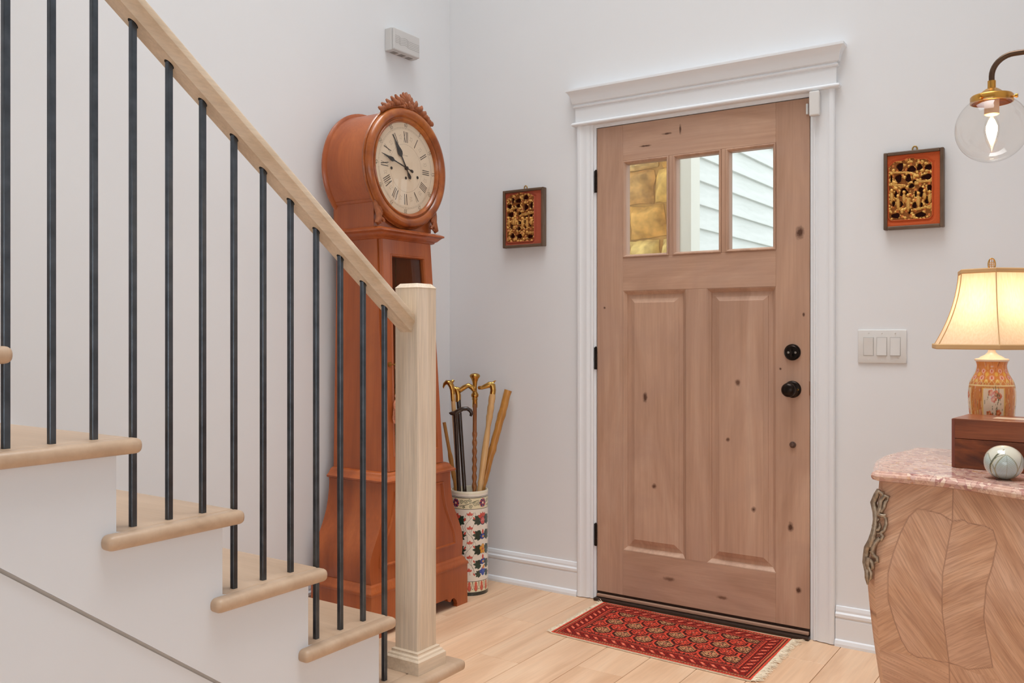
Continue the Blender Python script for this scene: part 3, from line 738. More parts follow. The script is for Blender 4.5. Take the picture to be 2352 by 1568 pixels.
# cornice under the head
mb = MB(); loft(mb, [(1.545, XBK, -2.417, .160), (1.548, XBK, -2.410, .166), (1.553, XBK, -2.408, .168), (1.557, XBK, -2.400, .175), (1.566, XBK, -2.392, .183), (1.572, XBK, -2.386, .190), (1.575, XBK, -2.379, .197), (1.581, XBK, -2.379, .197), (1.585, XBK, -2.386, .190), (1.590, XBK, -2.40, .186), (1.594, XBK, -2.43, .176)]); mb.build('cornice', M_CHER, clock, smooth=45)
# block under the drum
mb = MB(); loft(mb, [(1.588, XBK, -2.438, .178), (1.69, XBK, -2.438, .178), (1.694, XBK, -2.433, .184), (1.700, XBK, -2.431, .187), (1.706, XBK, -2.434, .184), (1.709, XBK, -2.45, .17)]); mb.build('head_block', M_CHER, clock, smooth=45)
KZ = 1.848; XF = -2.412
mb = MB(); mb.lathe([(0, XBK + .001), (.247, XBK + .001), (.250, XBK + .006), (.250, XBK + .012), (.243, XBK + .018), (.237, XBK + .02), (.235, XBK + .024), (.235, XF - .018)], (0, KY, KZ), 72, axis='X'); mb.build('drum', M_CHER, clock, smooth=35)
mb = MB(); mb.lathe([(.235, XF - .026), (.246, XF - .025), (.251, XF - .020), (.252, XF - .014), (.249, XF - .010), (.2455, XF - .012), (.2445, XF - .004), (.240, XF + .005), (.230, XF + .010), (.218, XF + .0085), (.209, XF + .001), (.2055, XF - .005), (.203, XF - .005), (.201, XF - .0005), (.197, XF + .0015), (.193, XF - .001), (.191, XF - .004), (.187, XF - .010), (.186, XF - .016)], (0, KY, KZ), 80, axis='X', caps=False); bez = mb.build('bezel', M_CHERX, clock, smooth=40)
XD = XF - .0135
mb = MB(); mb.lathe([(0, XD), (.188, XD)], (0, KY, KZ), 72, axis='X', caps=False); dial = mb.build('dial', M_DIAL, clock)
# printed dial: rings, minute ticks, roman hours, arabic five-minute figures, small corner ornaments
ink = MB(); soft = MB()
XP = XD + .0004
def dpt(a, r): return (XP, KY + r * math.sin(a), KZ + r * math.cos(a))
def ring(mb, r, w, n=96):
    vs = []; 
    for i in range(n):
        a = 2 * PI * i / n; vs += [dpt(a, r - w / 2), dpt(a, r + w / 2)]
    mb.add(vs, [(2 * i, 2 * i + 1, (2 * i + 3) % (2 * n), (2 * i + 2) % (2 * n)) for i in range(n)])
ring(soft, .1655, .0009); ring(soft, .1610, .0006); ring(soft, .098, .0008)
def bar(mb, a, rc, L, w, tang=0.0, tilt=0.0):
    """bar at dial angle a, centre radius rc, length L along the radius turned by tilt, shifted tangentially"""
    er = Vector((0, math.sin(a), math.cos(a))); et = Vector((0, math.cos(a), -math.sin(a)))
    c = Vector((XP, KY, KZ)) + er * rc + et * tang; d = er * math.cos(tilt) + et * math.sin(tilt); n_ = et * math.cos(tilt) - er * math.sin(tilt)
    mb.add([c - d * L / 2 - n_ * w / 2, c + d * L / 2 - n_ * w / 2, c + d * L / 2 + n_ * w / 2, c - d * L / 2 + n_ * w / 2], [(0, 1, 2, 3)])
for i in range(60): bar(ink if i % 5 == 0 else soft, 2 * PI * i / 60, .1632, .005, .0011 if i % 5 == 0 else .0006)
ROM = ['XII', 'I', 'II', 'III', 'IIII', 'V', 'VI', 'VII', 'VIII', 'IX', 'X', 'XI']
for h, s_ in enumerate(ROM):
    a = 2 * PI * h / 12; ws = {'I': .0078, 'V': .014, 'X': .014}; tot = sum(ws[c] for c in s_); x = -tot / 2
    for c in s_:
        cx_ = x + ws[c] / 2; x += ws[c]
        if c == 'I': bar(ink, a, .128, .044, .0034, cx_)
        elif c == 'V': bar(ink, a, .128, .045, .0034, cx_ - .0028, -.12); bar(ink, a, .128, .045, .0014, cx_ + .0028, .12)
        else: bar(ink, a, .128, .046, .0036, cx_, -.2); bar(ink, a, .128, .046, .0014, cx_, .2)
ink.build('numerals', M_DNUM, dial)
rk = random.Random(2)
for h in range(12):
    a = 2 * PI * (h + .5) / 12
    for k in range(5):
        t = 2 * PI * k / 5; cx_, rc = .006 * math.cos(t), .128 + .008 * math.sin(t); bar(soft, a, rc, .009, .0012, cx_, t)
bar(soft, 0, .052, .005, .004, -.012); bar(soft, 0, .052, .0022, .016, .004)
soft.build('dial_ornament', M_DSOFT, dial)
def text_mesh(body, size):
    cu = bpy.data.curves.new('t', 'FONT'); cu.body = body; cu.size = size; cu.align_x = 'CENTER'; cu.align_y = 'CENTER'
    to = bpy.data.objects.new('t', cu); COL.objects.link(to); dg = bpy.context.evaluated_depsgraph_get(); dg.update()
    me = bpy.data.meshes.new_from_object(to.evaluated_get(dg)); vs = [v.co.copy() for v in me.vertices]; fs = [tuple(p.vertices) for p in me.polygons]
    bpy.data.objects.remove(to, do_unlink=True); bpy.data.curves.remove(cu); bpy.data.meshes.remove(me); return vs, fs
mn = MB()
for i in range(12):
    s_ = str(60 if i == 0 else i * 5); a = 2 * PI * i / 12; vs, fs = text_mesh(s_, .024)
    er = Vector((0, math.sin(a), math.cos(a))); et = Vector((0, math.cos(a), -math.sin(a))); c = Vector((XP, KY, KZ)) + er * .1765
    mn.add([c + et * (v.x * .8) + er * v.y for v in vs], fs)
mn.build('minute_figures', m_plain('dial_print_mid', (128, 108, 88), .6), dial)
wh_ = MB()
for yy, zz in ((-.088, -.012), (0, -.040), (.074, -.028)): wh_.lathe([(.0062, .0006), (.0062, .0014), (.004, .0016), (.0038, .0008), (0, .0008)], (XP, KY + yy, KZ + zz), 14, axis='X')
wh_.build('winding_hole', M_HAND, dial)
def hand(name, ang, L, xo, fat, tail):
    er = Vector((0, math.sin(ang), math.cos(ang))); et = Vector((0, math.cos(ang), -math.sin(ang))); c0 = Vector((XP + xo, KY, KZ))
    if name == 'hour_hand': pr_ = [(-tail, .001), (-tail * .86, .008), (-tail * .6, .007), (-tail * .35, .002), (0, .004), (L * .2, .003), (L * .34, .003), (L * .40, .011), (L * .46, .0145), (L * .52, .013), (L * .62, .0085), (L * .8, .0035), (L, .0004)]
    else: pr_ = [(-tail, .001), (-tail * .9, .006), (-tail * .7, .006), (-tail * .45, .002), (0, .003), (L * .4, .0022), (L * .5, .003), (L * .56, .009), (L * .62, .0085), (L * .75, .004), (L, .0004)]
    vs = []
    for t, w in pr_: vs += [c0 + er * t - et * w, c0 + er * t + et * w]
    n = len(pr_); vs2 = [v + Vector((.0012, 0, 0)) for v in vs]
    mb = MB(); fs = [(2 * i, 2 * i + 1, 2 * i + 3, 2 * i + 2) for i in range(n - 1)]; m_ = 2 * n
    mb.add(vs + vs2, fs + [tuple(m_ + q for q in f) for f in fs] + [(2 * i, 2 * i + 2, m_ + 2 * i + 2, m_ + 2 * i) for i in range(n - 1)] + [(2 * i + 1, 2 * i + 3, m_ + 2 * i + 3, m_ + 2 * i + 1) for i in range(n - 1)])
    mb.build(name, M_HAND, dial)
hand('hour_hand', R(327), .150, .003, 1, .05); hand('minute_hand', R(284.5), .158, .006, 1, .042)
mb = MB(); mb.lathe([(.0075, 0), (.0075, .009), (.004, .011), (0, .011)], (XP, KY, KZ), 16, axis='X'); mb.build('hand_hub', M_HAND, dial, smooth=40)
mb = MB(); mb.lathe([(.190, XD + .002), (.16, XD + .010), (.12, XD + .0165), (.07, XD + .0215), (.03, XD + .0235), (.004, XD + .024), (0, XD + .024)], (0, KY, KZ), 64, axis='X', caps=False); mb.build('dial_glass', m_glass('clock_glass', (.985, .98, .97), .0, .8), clock, smooth=60)
# carved shell crest
cr = MB(); CX0 = XF - .012
def leafp(mb, y0, z0, ang, L, w, t=.012, curl=.2, x=CX0):
    pts = []; rd = []
    for i in range(7):
        u = i / 6; a = ang + curl * u * u; pts.append((x + .006 * math.sin(u * PI), y0 + math.sin(a) * L * u, z0 + math.cos(a) * L * u)); rd.append(max(.0008, w * (.35 + .65 * math.sin(min(1, u * .95 + .05) * PI) ** .8)))
    mb.tube(pts, rd, 8, flat=(1, t / w * .9))
zc = KZ + .246
for i in range(-4, 5):
    a = i * .25; L = .062 - .0022 * i * i * .6
    leafp(cr, KY + .002 * i, zc + .004, a, L, .0105, .014, .05 * i)
for i in range(-2, 3): leafp(cr, KY + .004 * i, zc, i * .5, .028, .007, .016, .2 * i, CX0 + .006)
for s_ in (-1, 1):
    pts = [(CX0 + .008, KY + s_ * (.012 + .010 * math.cos(t) * (1 - t / 12)), zc + .010 + .010 * math.sin(t) * (1 - t / 12)) for t in [i * .5 for i in range(17)]]
    cr.tube(pts, [.0036] * 17, 7)
    for j in range(9):
        a = s_ * (.09 + j * .062); y0 = KY + .252 * math.sin(a); z0 = KZ + .252 * math.cos(a)
        leafp(cr, y0, z0 + .004, s_ * (1.25 + .07 * j), .056 - .003 * j, .0105 - .0006 * j, .013, s_ * (.5 if j % 2 else -.35), CX0 + .002 * (j % 3))
        leafp(cr, y0, z0, s_ * (.85 + .09 * j), .027 - .0019 * j, .0095 - .0004 * j, .012, s_ * .9, CX0 - .003)
    pts = [(CX0, KY + .249 * math.sin(s_ * a), KZ + .249 * math.cos(s_ * a)) for a in [.02 * i for i in range(30)]]
    cr.tube(pts, [.019 - .015 * i / 29 for i in range(30)], 10, flat=(1, .45))
cr.build('crest', M_CARVE, clock, smooth=50)
# scroll brackets at the front corners of the block
for s_ in (-1, 1):
    sb = MB(); cy_ = KY + s_ * .168; x = -2.424
    pts = [(x + .012, cy_ - s_ * (.004 + (.016 - .0011 * i) * math.cos(.45 * i)), 1.612 + (.016 - .0011 * i) * math.sin(.45 * i)) for i in range(14)]
    sb.tube(pts, [.0075 - .0003 * i for i in range(14)], 8)
    sb.tube([(x, cy_ + s_ * .016, 1.70), (x + .003, cy_ + s_ * .013, 1.67), (x + .008, cy_ + s_ * .004, 1.642), (x + .011, cy_ + s_ * .006, 1.622), (x + .011, cy_ + s_ * .014, 1.606), (x + .008, cy_ + s_ * .008, 1.598)], [.009, .013, .015, .015, .013, .005], 9, flat=(1, .8))
    sb.tube([(x, cy_ + s_ * .010, 1.69), (x + .006, cy_ - s_ * .004, 1.66), (x + .009, cy_ - s_ * .014, 1.640)], [.006, .010, .004], 8)
    sb.tube([(x, cy_ + s_ * .004, 1.66), (x + .008, cy_ - s_ * .010, 1.648), (x + .009, cy_ - s_ * .018, 1.652)], [.006, .009, .003], 8)
    sb.build('scroll_bracket', M_CARVE, clock, smooth=50)

# ------------------------------------------------------------------ painted umbrella stand
SCX, SCY, SR, SH = -2.434, 3.243, .0855, .463
us = empty('umbrella_stand', (SCX, SCY, 0), 'white ceramic umbrella stand hand-painted with flowers and leaves', 'umbrella stand')
CIR = 2 * PI * SR
C = Canvas(CIR, SH, 460, 420, (238, 230, 216)); C.period = CIR
GRN = (34, 62, 52); RED = (206, 84, 70); NAVY = (40, 52, 122); GOLD = (226, 160, 58); INK = (52, 50, 44)
# scroll band below the rim
C.rect(-1, 9, .385, .437, (232, 222, 186)); C.rect(-1, 9, .4335, .4365, INK); C.rect(-1, 9, .439, .441, (70, 88, 74)); C.rect(-1, 9, .3835, .3862, INK)
nper = 4; seg_ = CIR / nper
# camera-facing direction of the stand is near u = 0 (see mapping below)
for k in range(nper):
    u0 = k * seg_
    def spiral(cx, cy, r, sg, turns=1.5, ph=0.0, w=.0022, col=(58, 76, 58)):
        pts = [(cx + r * (1 - t / 26) * math.cos(ph + sg * t * turns * 2 * PI / 22), cy + r * (1 - t / 26) * math.sin(ph + sg * t * turns * 2 * PI / 22)) for t in range(23)]
        C.line(pts, w, col)
    C.line([(u0 - .044, .398), (u0 - .02, .403), (u0, .41), (u0 + .02, .418), (u0 + .044, .424)], .0025, (58, 76, 58))
    for i, (a, b_, r_, sg) in enumerate([(-.036, .417, .010, 1), (-.016, .420, .010, -1), (.004, .424, .008, 1), (.026, .407, .011, -1), (.042, .411, .009, 1), (.008, .398, .009, -1), (-.026, .394, .006, 1)]): spiral(u0 + a, b_, r_, sg, 1.6, i)
    uc = u0 + seg_ / 2
    C.ellipse(uc, .411, .0185, .022, 0, (228, 196, 176))
    for j in range(12): C.leaf(uc, .411, .021, .010, 2 * PI * j / 12, (170, 66, 74) if j % 2 else (44, 40, 96))
    C.ellipse(uc, .411, .005, .005, 0, (240, 210, 180))
# main field: mirrored leafy stems with red and blue blossoms
def spray(cx, cy, s, flip, col=GRN):
    for da, L in ((.1, 1.0), (.75, .9), (-.6, .9), (1.45, .72), (-1.25, .75), (2.1, .5), (-1.9, .5)):
        a = da if flip > 0 else PI - da
        C.leaf(cx, cy, .030 * L * s, .014 * s, a, col)
        C.leaf(cx + flip * .006 * math.cos(da) * s, cy + .012 * math.sin(da) * s, .014 * L * s, .007 * s, a + flip * .6, col)
def stem(cx, cy0, cy1, amp, ph):
    C.line([(cx + amp * math.sin(ph + i * .55), cy0 + (cy1 - cy0) * i / 24) for i in range(25)], .0014, (96, 90, 78))
rows = [(.338, 1), (.27, 1), (.205, 1), (.14, .9), (.098, .7)]
for k in range(nper):
    uA = k * seg_; uB = uA + seg_ / 2
    stem(uA - .02, .09, .37, .012, .3); stem(uA + .02, .09, .37, .012, 2); stem(uA, .1, .37, .02, 1)
    for z_, s_ in rows:
        spray(uA + .047, z_ - .003, s_ * 1.12, -1); spray(uA - .047, z_ - .003, s_ * 1.12, 1)
    # blossoms on the axis A (small red flowers) and axis B (large flowers)
    for z_ in (.362, .30, .235, .17, .112):
        for a in (.5, PI / 2, PI - .5): C.leaf(uA + .003 * math.sin(z_ * 90), z_ - .004, .016, .010, a, RED)
        C.line([(uA, z_ - .004), (uA + .004, z_ - .02)], .0013, (120, 70, 50))
        C.leaf(uA - .024, z_ - .03, .018, .008, 1.1, (198, 70, 58)); C.leaf(uA + .026, z_ - .024, .016, .007, 2.2, (198, 70, 58))
    for z_, kind_ in ((.335, 0), (.262, 1), (.205, 2), (.15, 1), (.105, 3)):
        if kind_ == 0:
            for a in (.6, 1.1, PI / 2, PI - 1.1, PI - .6): C.leaf(uB, z_ + .004, .032, .014, a, RED)
            C.ellipse(uB, z_ - .004, .017, .019, 0, (60, 60, 76)); C.ellipse(uB, z_ - .003, .0135, .016, 0, (208, 92, 88))
            for q in range(5): C.ellipse(uB - .008 + .004 * q, z_ - .004 + .006 * (q % 2), .0014, .0014, 0, (244, 230, 220))
        elif kind_ == 1:
            C.ellipse(uB, z_, .017, .013, .4, NAVY); C.ellipse(uB, z_, .010, .007, .4, (70, 92, 170)); C.ellipse(uB + .002, z_ - .002, .005, .005, 0, GOLD)
            C.leaf(uB, z_ + .008, .024, .012, PI / 2, (206, 84, 70))
        elif kind_ == 2:
            for j in range(5): C.ellipse(uB + .011 * math.cos(j * 1.257 + .3), z_ + .013 * math.sin(j * 1.257 + .3), .009, .010, 0, (150, 100, 40)); C.ellipse(uB + .011 * math.cos(j * 1.257 + .3), z_ + .013 * math.sin(j * 1.257 + .3), .0078, .0085, 0, GOLD)
            C.ellipse(uB, z_, .005, .005, 0, (196, 90, 40))
        else:
            for j in range(4): C.ellipse(uB + .010 * math.cos(j * 1.57), z_ + .010 * math.sin(j * 1.57), .009, .009, 0, (44, 76, 168))
            C.leaf(uB, z_ + .008, .022, .012, 1.2, (222, 140, 50))
# foot band: red drops under dark arches
C.rect(-1, 9, .016, .064, (234, 222, 190)); C.rect(-1, 9, .0625, .065, INK)
nd = 18
for k in range(nd):
    u = CIR * k / nd
    C.line([(u - CIR / nd / 2, .064)] + [(u + CIR / nd / 2 * (-1 + t / 8), .0635 - .045 * math.sin(t / 16 * PI) ** .8) for t in range(0, 17)], .0016, INK)
    C.put((C.ell(u, .036, .0075, .016) < 1), (214, 98, 78)); C.leaf(u, .040, .024, .012, PI / 2, (214, 98, 78))
    C.ellipse(u + CIR / nd / 2, .030, .0022, .0022, 0, INK)
C.rect(-1, 9, -1, .016, (36, 46, 44))
a0 = math.atan2(-SCY, -SCX) - 2 * PI * (0.10) + PI / 4 - .16      # painted axis A faces the entrance hall
th = a0 + C.u / SR
flare = 1 + .0 * C.v
P = np.stack([SCX + SR * np.cos(th) * flare, SCY + SR * np.sin(th) * flare, C.v], 2)
body = grid_mesh('stand_body', P, m_attr('painted_ceramic', .16, coat=.6), us, C.c)
mb = MB(); mb.lathe([(SR, SH - .012), (SR + .001, SH - .004), (SR - .001, SH), (SR - .006, SH), (SR - .008, SH - .004), (SR - .008, .014), (0, .012)], (SCX, SCY, 0), 64, caps=False); mb.build('rim', m_plain('cream_glaze', (234, 228, 204), .2, coat=.5), us, smooth=50)

# ------------------------------------------------------------------ walking sticks in the stand
M_PALE = m_wood('pale_maple', (196, 148, 92), (214, 168, 112), (226, 184, 128), axis=2, freq=20, stretch=8, rough=.35, fine=.1, coat=.3)
M_HONEY = m_wood('honey_wood', (168, 110, 44), (196, 136, 62), (214, 158, 84), axis=2, freq=24, stretch=5, rough=.38, fine=.2, coat=.2)
M_TWIST = m_wood('brown_twist', (128, 74, 36), (156, 96, 52), (176, 116, 66), axis=2, freq=24, stretch=6, rough=.35, fine=.2, coat=.3)
M_EBONY = m_wood('dark_ebony', (34, 22, 18), (46, 32, 26), (62, 44, 34), axis=2, freq=24, stretch=9, rough=.22, fine=.2, coat=.5)
def cane(name, label, top, rimp, zbot=.02):
    """root at the tip of the stick inside the stand"""
    top = Vector(top); rimp = Vector(rimp); d = (rimp - top).normalized(); t = (zbot - top.z) / d.z; bot = top + d * t
    o = Vector((bot.x - SCX, bot.y - SCY, 0)); lim = SR - .022
    if o.length > lim: o = o.normalized() * lim; bot = Vector((SCX + o.x, SCY + o.y, zbot))
    r = empty(name, bot, label, 'walking stick', 'walking sticks in the umbrella stand'); return r, top, bot
def line_pts(a, b, n): return [a + (b - a) * (i / (n - 1)) for i in range(n)]
# 1 eagle head, pale shaft
r, a, b_ = cane('walking_stick', 'pale wooden walking stick with brass eagle-head handle', (-2.478, 3.177, .894), (-2.457, 3.195, .462))
mb = MB(); mb.tube(line_pts(b_, a, 6), [.0075, .008, .0085, .009, .0095, .010], 12); mb.build('shaft', M_PALE, r, smooth=50)
mb = MB(); u = (a - b_).normalized()
mb.tube([a - u * .03, a, a + Vector((-.001, -.001, .02)), a + Vector((-.005, -.004, .038)), a + Vector((-.012, -.010, .052)), a + Vector((-.022, -.017, .054)), a + Vector((-.030, -.022, .046)), a + Vector((-.034, -.025, .032)), a + Vector((-.033, -.024, .026))], [.0115, .0115, .0125, .014, .015, .012, .0085, .0045, .001], 12, flat=(1, .85))
mb.tube([a + Vector((-.006, -.004, .050)), a + Vector((.002, .001, .062)), a + Vector((.008, .005, .060))], [.009, .006, .001], 8)
for s_ in (-1, 1): mb.ell(a + Vector((-.018, -.014, .055)) + Vector((.6, -.8, 0)) * s_ * .010, .0028, .0028, .0028)
mb.build('eagle_handle', M_BRASS, r, smooth=50)
# 2 black shaft, gilt crook
r, a, b_ = cane('walking_stick', 'black walking stick with brass dolphin-shaped crook handle', (-2.494, 3.238, .885), (-2.452, 3.231, .457))
mb = MB(); mb.tube(line_pts(b_, a, 6), [.007, .008, .009, .0095, .010, .0105], 12); mb.build('shaft', M_EBONY, r, smooth=50)
mb = MB(); mb.tube([a - Vector((0, 0, .03)), a, a + Vector((-.003, -.002, .016)), a + Vector((-.012, -.007, .030)), a + Vector((-.017, -.009, .034))], [.0125, .0125, .013, .012, .009], 12)
mb.tube([a + Vector((-.012, -.007, .030)), a + Vector((.008, .006, .024)), a + Vector((.022, .016, .036)), a + Vector((.038, .026, .045)), a + Vector((.052, .036, .036)), a + Vector((.060, .041, .022)), a + Vector((.066, .044, .020))], [.010, .0125, .0115, .011, .012, .0095, .004], 12)
mb.ell(a + Vector((.040, .028, .050)), .008, .006, .005); mb.build('crook_handle', M_BRASS, r, smooth=50)
# 3 twisted brown shaft with brass knob
r, a, b_ = cane('walking_stick', 'twisted brown walking stick with tall brass mushroom knob', (-2.454, 3.312, .86), (-2.413, 3.257, .463))
mid = a + (b_ - a) * .17
mb = MB(); mb.tube(line_pts(mid, a, 5), .0095, 12); mb.tube(line_pts(b_, mid, 90), .0098, 14, lobes=2, lobe_amp=.2, twist=2 * PI * 9); mb.build('shaft', M_TWIST, r, smooth=60)
mb = MB(); mb.lathe([(.0115, -.035), (.012, -.03), (.0115, 0), (.014, .004), (.012, .010), (.017, .018), (.0175, .026), (.013, .034), (.010, .04), (.0095, .065), (.012, .085), (.018, .100), (.024, .108), (.0245, .114), (.020, .120), (.010, .124), (0, .125)], a, 24); mb.build('knob_handle', M_BRASS, r, smooth=50)
# 4 horse head on a pale turned shaft
r, a, b_ = cane('walking_stick', 'pale turned walking stick with brass horse-head handle', (-2.376, 3.343, .888), (-2.387, 3.256, .463))
pts = line_pts(a, b_, 60); rad = []
for i in range(60):
    t = i / 59
    if t < .13: rr = .0115 + .0025 * abs(math.sin(t / .13 * PI * 5))
    elif t < .17: rr = .0125 - (t - .13) * .07
    elif t < .45: rr = .0098 + .0035 * math.sin((t - .17) / .28 * PI)
    elif t < .47: rr = .0125
    else: rr = .0098 + .003 * math.sin((t - .47) / .53 * PI)
    rad.append(rr * 1.15)
mb = MB(); mb.tube(pts, rad, 14); mb.build('shaft', M_PALE, r, smooth=60)
for t_ in (.33, .52, .66):
    pk = a + (b_ - a) * t_; mb = MB(); mb.ell(pk + Vector((.0075, -.0095, 0)), .003, .002, .0045); mb.build('knot', m_plain('dark_knot', (110, 66, 36), .6), r)
mb = MB(); mb.tube([a - Vector((-.002, .002, .022)), a, a + Vector((.002, .002, .02)), a + Vector((0, 0, .040)), a + Vector((-.008, -.006, .046))], [.0125, .013, .0135, .0145, .013], 12)
mb.tube([a + Vector((.004, .004, .046)), a + Vector((-.012, -.008, .044)), a + Vector((-.028, -.019, .036)), a + Vector((-.042, -.028, .030)), a + Vector((-.052, -.035, .030)), a + Vector((-.056, -.038, .028))], [.012, .0145, .011, .0085, .0085, .004], 12, flat=(.85, 1))
for s_ in (-.3, 1): mb.tube([a + Vector((.0, .002 + .006 * s_, .054)), a + Vector((.010, .008 + .006 * s_, .064))], [.0045, .0008], 7)
mb.build('horse_handle', M_BRASS, r, smooth=50)
# 5 rough honey stick
r, a, b_ = cane('walking_stick', 'thick rough honey-coloured stick without a handle', (-2.339, 3.416, .904), (-2.413, 3.297, .463))
n = 40; pts = line_pts(b_, a, n); rr5 = random.Random(9)
mb = MB(); mb.tube([p + Vector((rr5.uniform(-.0012, .0012), rr5.uniform(-.0012, .0012), 0)) for p in pts], [.0140 + .004 * i / n + rr5.uniform(-.0006, .0006) + (.0025 if i in (14, 27, 34) else 0) for i in range(n)], 12); mb.build('shaft', M_HONEY, r, smooth=60)
mb = MB(); u = (a - b_).normalized()
for t0 in (.52, .7):
    base = b_ + (a - b_) * t0; side = Vector((.83, .55, 0))
    mb.tube([base - side * .0125 - Vector((-.004, .006, -.02)), base + Vector((.008, -.0125, 0)), base + side * .0135 + Vector((0, -.006, -.02))], .0008, 5)
mb.build('groove', m_plain('stick_groove', (120, 72, 30), .7), r)
# 6 dark derby handle
r, a, b_ = cane('walking_stick', 'dark wooden walking stick with flared derby handle, lowest of the sticks', (-2.452, 3.165, .79), (-2.444, 3.178, .47))
mb = MB(); mb.tube(line_pts(b_, a, 6), [.008, .0085, .009, .0095, .0095, .010], 12); mb.build('shaft', M_EBONY, r, smooth=50)
d_ = Vector((.832, .555, 0))
mb = MB(); h = a + Vector((0, 0, .018))
mb.tube([h - d_ * .030 + Vector((0, 0, .004)), h - d_ * .022 + Vector((0, 0, .002)), h - d_ * .006 + Vector((0, 0, 0)), h + d_ * .012 + Vector((0, 0, .012)), h + d_ * .032 + Vector((0, 0, .022)), h + d_ * .052 + Vector((0, 0, .023)), h + d_ * .066 + Vector((0, 0, .014)), h + d_ * .072 + Vector((0, 0, .001)), h + d_ * .067 + Vector((0, 0, -.007)), h + d_ * .062 + Vector((0, 0, -.006))], [.002, .008, .0115, .0105, .0095, .0092, .0090, .0085, .0075, .003], 12)
mb.tube([a - Vector((0, 0, .02)), a, h], [.0098, .0105, .0115], 12); mb.build('derby_handle', M_EBONY, r, smooth=50)
# 7 turned yellow stick behind the clock
r, a, b_ = cane('walking_stick', 'yellow turned wooden stick leaning left behind the clock', (-2.557, 3.214, .76), (-2.498, 3.227, .463))
n = 40; pts = line_pts(a, b_, n)
mb = MB(); mb.tube(pts, [.008 + (.0035 * abs(math.sin(i * .9)) if 6 < i < 14 else 0) + (.005 * math.sin((i - 14) / 12 * PI) if 14 <= i < 26 else 0) for i in range(n)], 12); mb.build('shaft', M_HONEY, r, smooth=60)
# ------------------------------------------------------------------ oriental rug
rug = empty('oriental_rug', (-1.42, 3.18, 0), 'small red oriental rug with fringed ends before the door', 'rug')
RW, RD = .812, .480
C = Canvas(RW, RD, 440, 262, (138, 34, 26))
cRED = (212, 78, 58); cDK = (66, 34, 30); cTAN = (190, 134, 94); cPNK = (232, 128, 100); cMAR = (128, 36, 30); cBR = (100, 50, 40)
u, v = C.u, C.v; W2, D2 = RW, RD
edge = np.minimum(np.minimum(u, W2 - u), np.minimum(v, D2 - v))
C.put(edge < .008, cRED)
def border_uv():
    """coordinate running along the border and depth into it"""
    du_ = np.minimum(u, W2 - u); dv_ = np.minimum(v, D2 - v); horiz = dv_ < du_
    s = np.where(horiz, u, v); return s, np.where(horiz, dv_, du_), horiz
s, dpt_, horiz = border_uv()
# outer chain of pale dots on dark
m = (dpt_ > .008) & (dpt_ < .024); C.put(m, cDK)
C.put(m & (((s / .011) % 1 - .5) ** 2 * .011 ** 2 + (dpt_ - .016) ** 2 < .0042 ** 2), cTAN); C.put(m & ((((s + .0055) / .011) % 1 - .5) ** 2 * .011 ** 2 + (dpt_ - .016) ** 2 < .0030 ** 2), cRED)
C.put((dpt_ > .024) & (dpt_ < .027), cRED)
# main border: slanted leaf bars between dark zigzags
m = (dpt_ > .027) & (dpt_ < .070); C.put(m, cMAR)
q = (s + (dpt_ - .048) * .9); ph = (q / .040) % 1
C.put(m & (np.abs(ph - .5) < .30) & (np.abs(dpt_ - .048) < .017), cDK); C.put(m & (np.abs(ph - .5) < .22) & (np.abs(dpt_ - .048) < .0145), cRED); C.put(m & (np.abs(ph - .5) < .10) & (np.abs(dpt_ - .048) < .010), cPNK)
C.put(m & (np.abs(((s - (dpt_ - .048) * 1.2) / .040) % 1 - .95) < .06), cDK)
C.put((dpt_ > .070) & (dpt_ < .0725), cRED)
# inner guards: fine hatching
m = (dpt_ > .0725) & (dpt_ < .088); C.put(m, cBR); C.put(m & ((((s + dpt_ * 1.0) / .008) % 1) < .42), cRED); C.put(m & ((((s - dpt_ * 1.0) / .016) % 1) < .2), cDK)
C.put((dpt_ > .088) & (dpt_ < .091), cDK)
# field: staggered rows of stepped medallions on a lattice
fx0, fx1, fy0, fy1 = .091, RW - .091, .091, RD - .091
fld = (u > fx0) & (u < fx1) & (v > fy0) & (v < fy1); C.put(fld, cMAR)
nc = 7; cw = (fx1 - fx0) / nc; nr = 5; rh = (fy1 - fy0) / nr
for j in range(nr + 1):
    cy = fy0 + rh * (j + .0)
    for i in range(-1, nc + 1):
        cx = fx0 + cw * (i + (.5 if j % 2 else 0.0) + .25); x = u - cx; y = v - cy
        k = np.abs(x) / (cw * .47) + np.abs(y) / (rh * .80)
        ax, ay = np.abs(x) / cw, np.abs(y) / rh
        octo = np.maximum(np.maximum(ax / .44, ay / .72), (ax / .44 + ay / .72) * .70)
        main = (cTAN if j % 2 else cRED)
        C.put(fld & (octo < 1.0) & (octo > .86), cDK); C.put(fld & (octo <= .86), (72, 34, 28))
        C.put(fld & (octo < .78) & (np.sin(x * 420) * np.sin(y * 420) > -.12) & (np.abs(np.sin(x * 140)) + np.abs(np.sin(y * 160)) > .55), main)
        C.put(fld & (octo < .62) & (ax < .05), cDK); C.put(fld & (octo < .34), main); C.put(fld & (octo < .20), cDK); C.put(fld & (octo < .1), cPNK)
        C.put(fld & (octo >= 1.0) & (octo < 1.12), cRED)
rn = np.random.RandomState(4); C.c *= (1 + rn.uniform(-.22, .22, C.u.shape))[..., None]; C.c = np.clip(C.c, 0, 1)
crn = [Vector((-1.822, 2.956, 0)), Vector((-1.014, 2.918, 0)), Vector((-1.022, 3.396, 0)), Vector((-1.836, 3.412, 0))]
def rugp(a, b_): return crn[0] * (1 - a) * (1 - b_) + crn[1] * a * (1 - b_) + crn[2] * a * b_ + crn[3] * (1 - a) * b_
a_, b_ = C.u / RW, C.v / RD
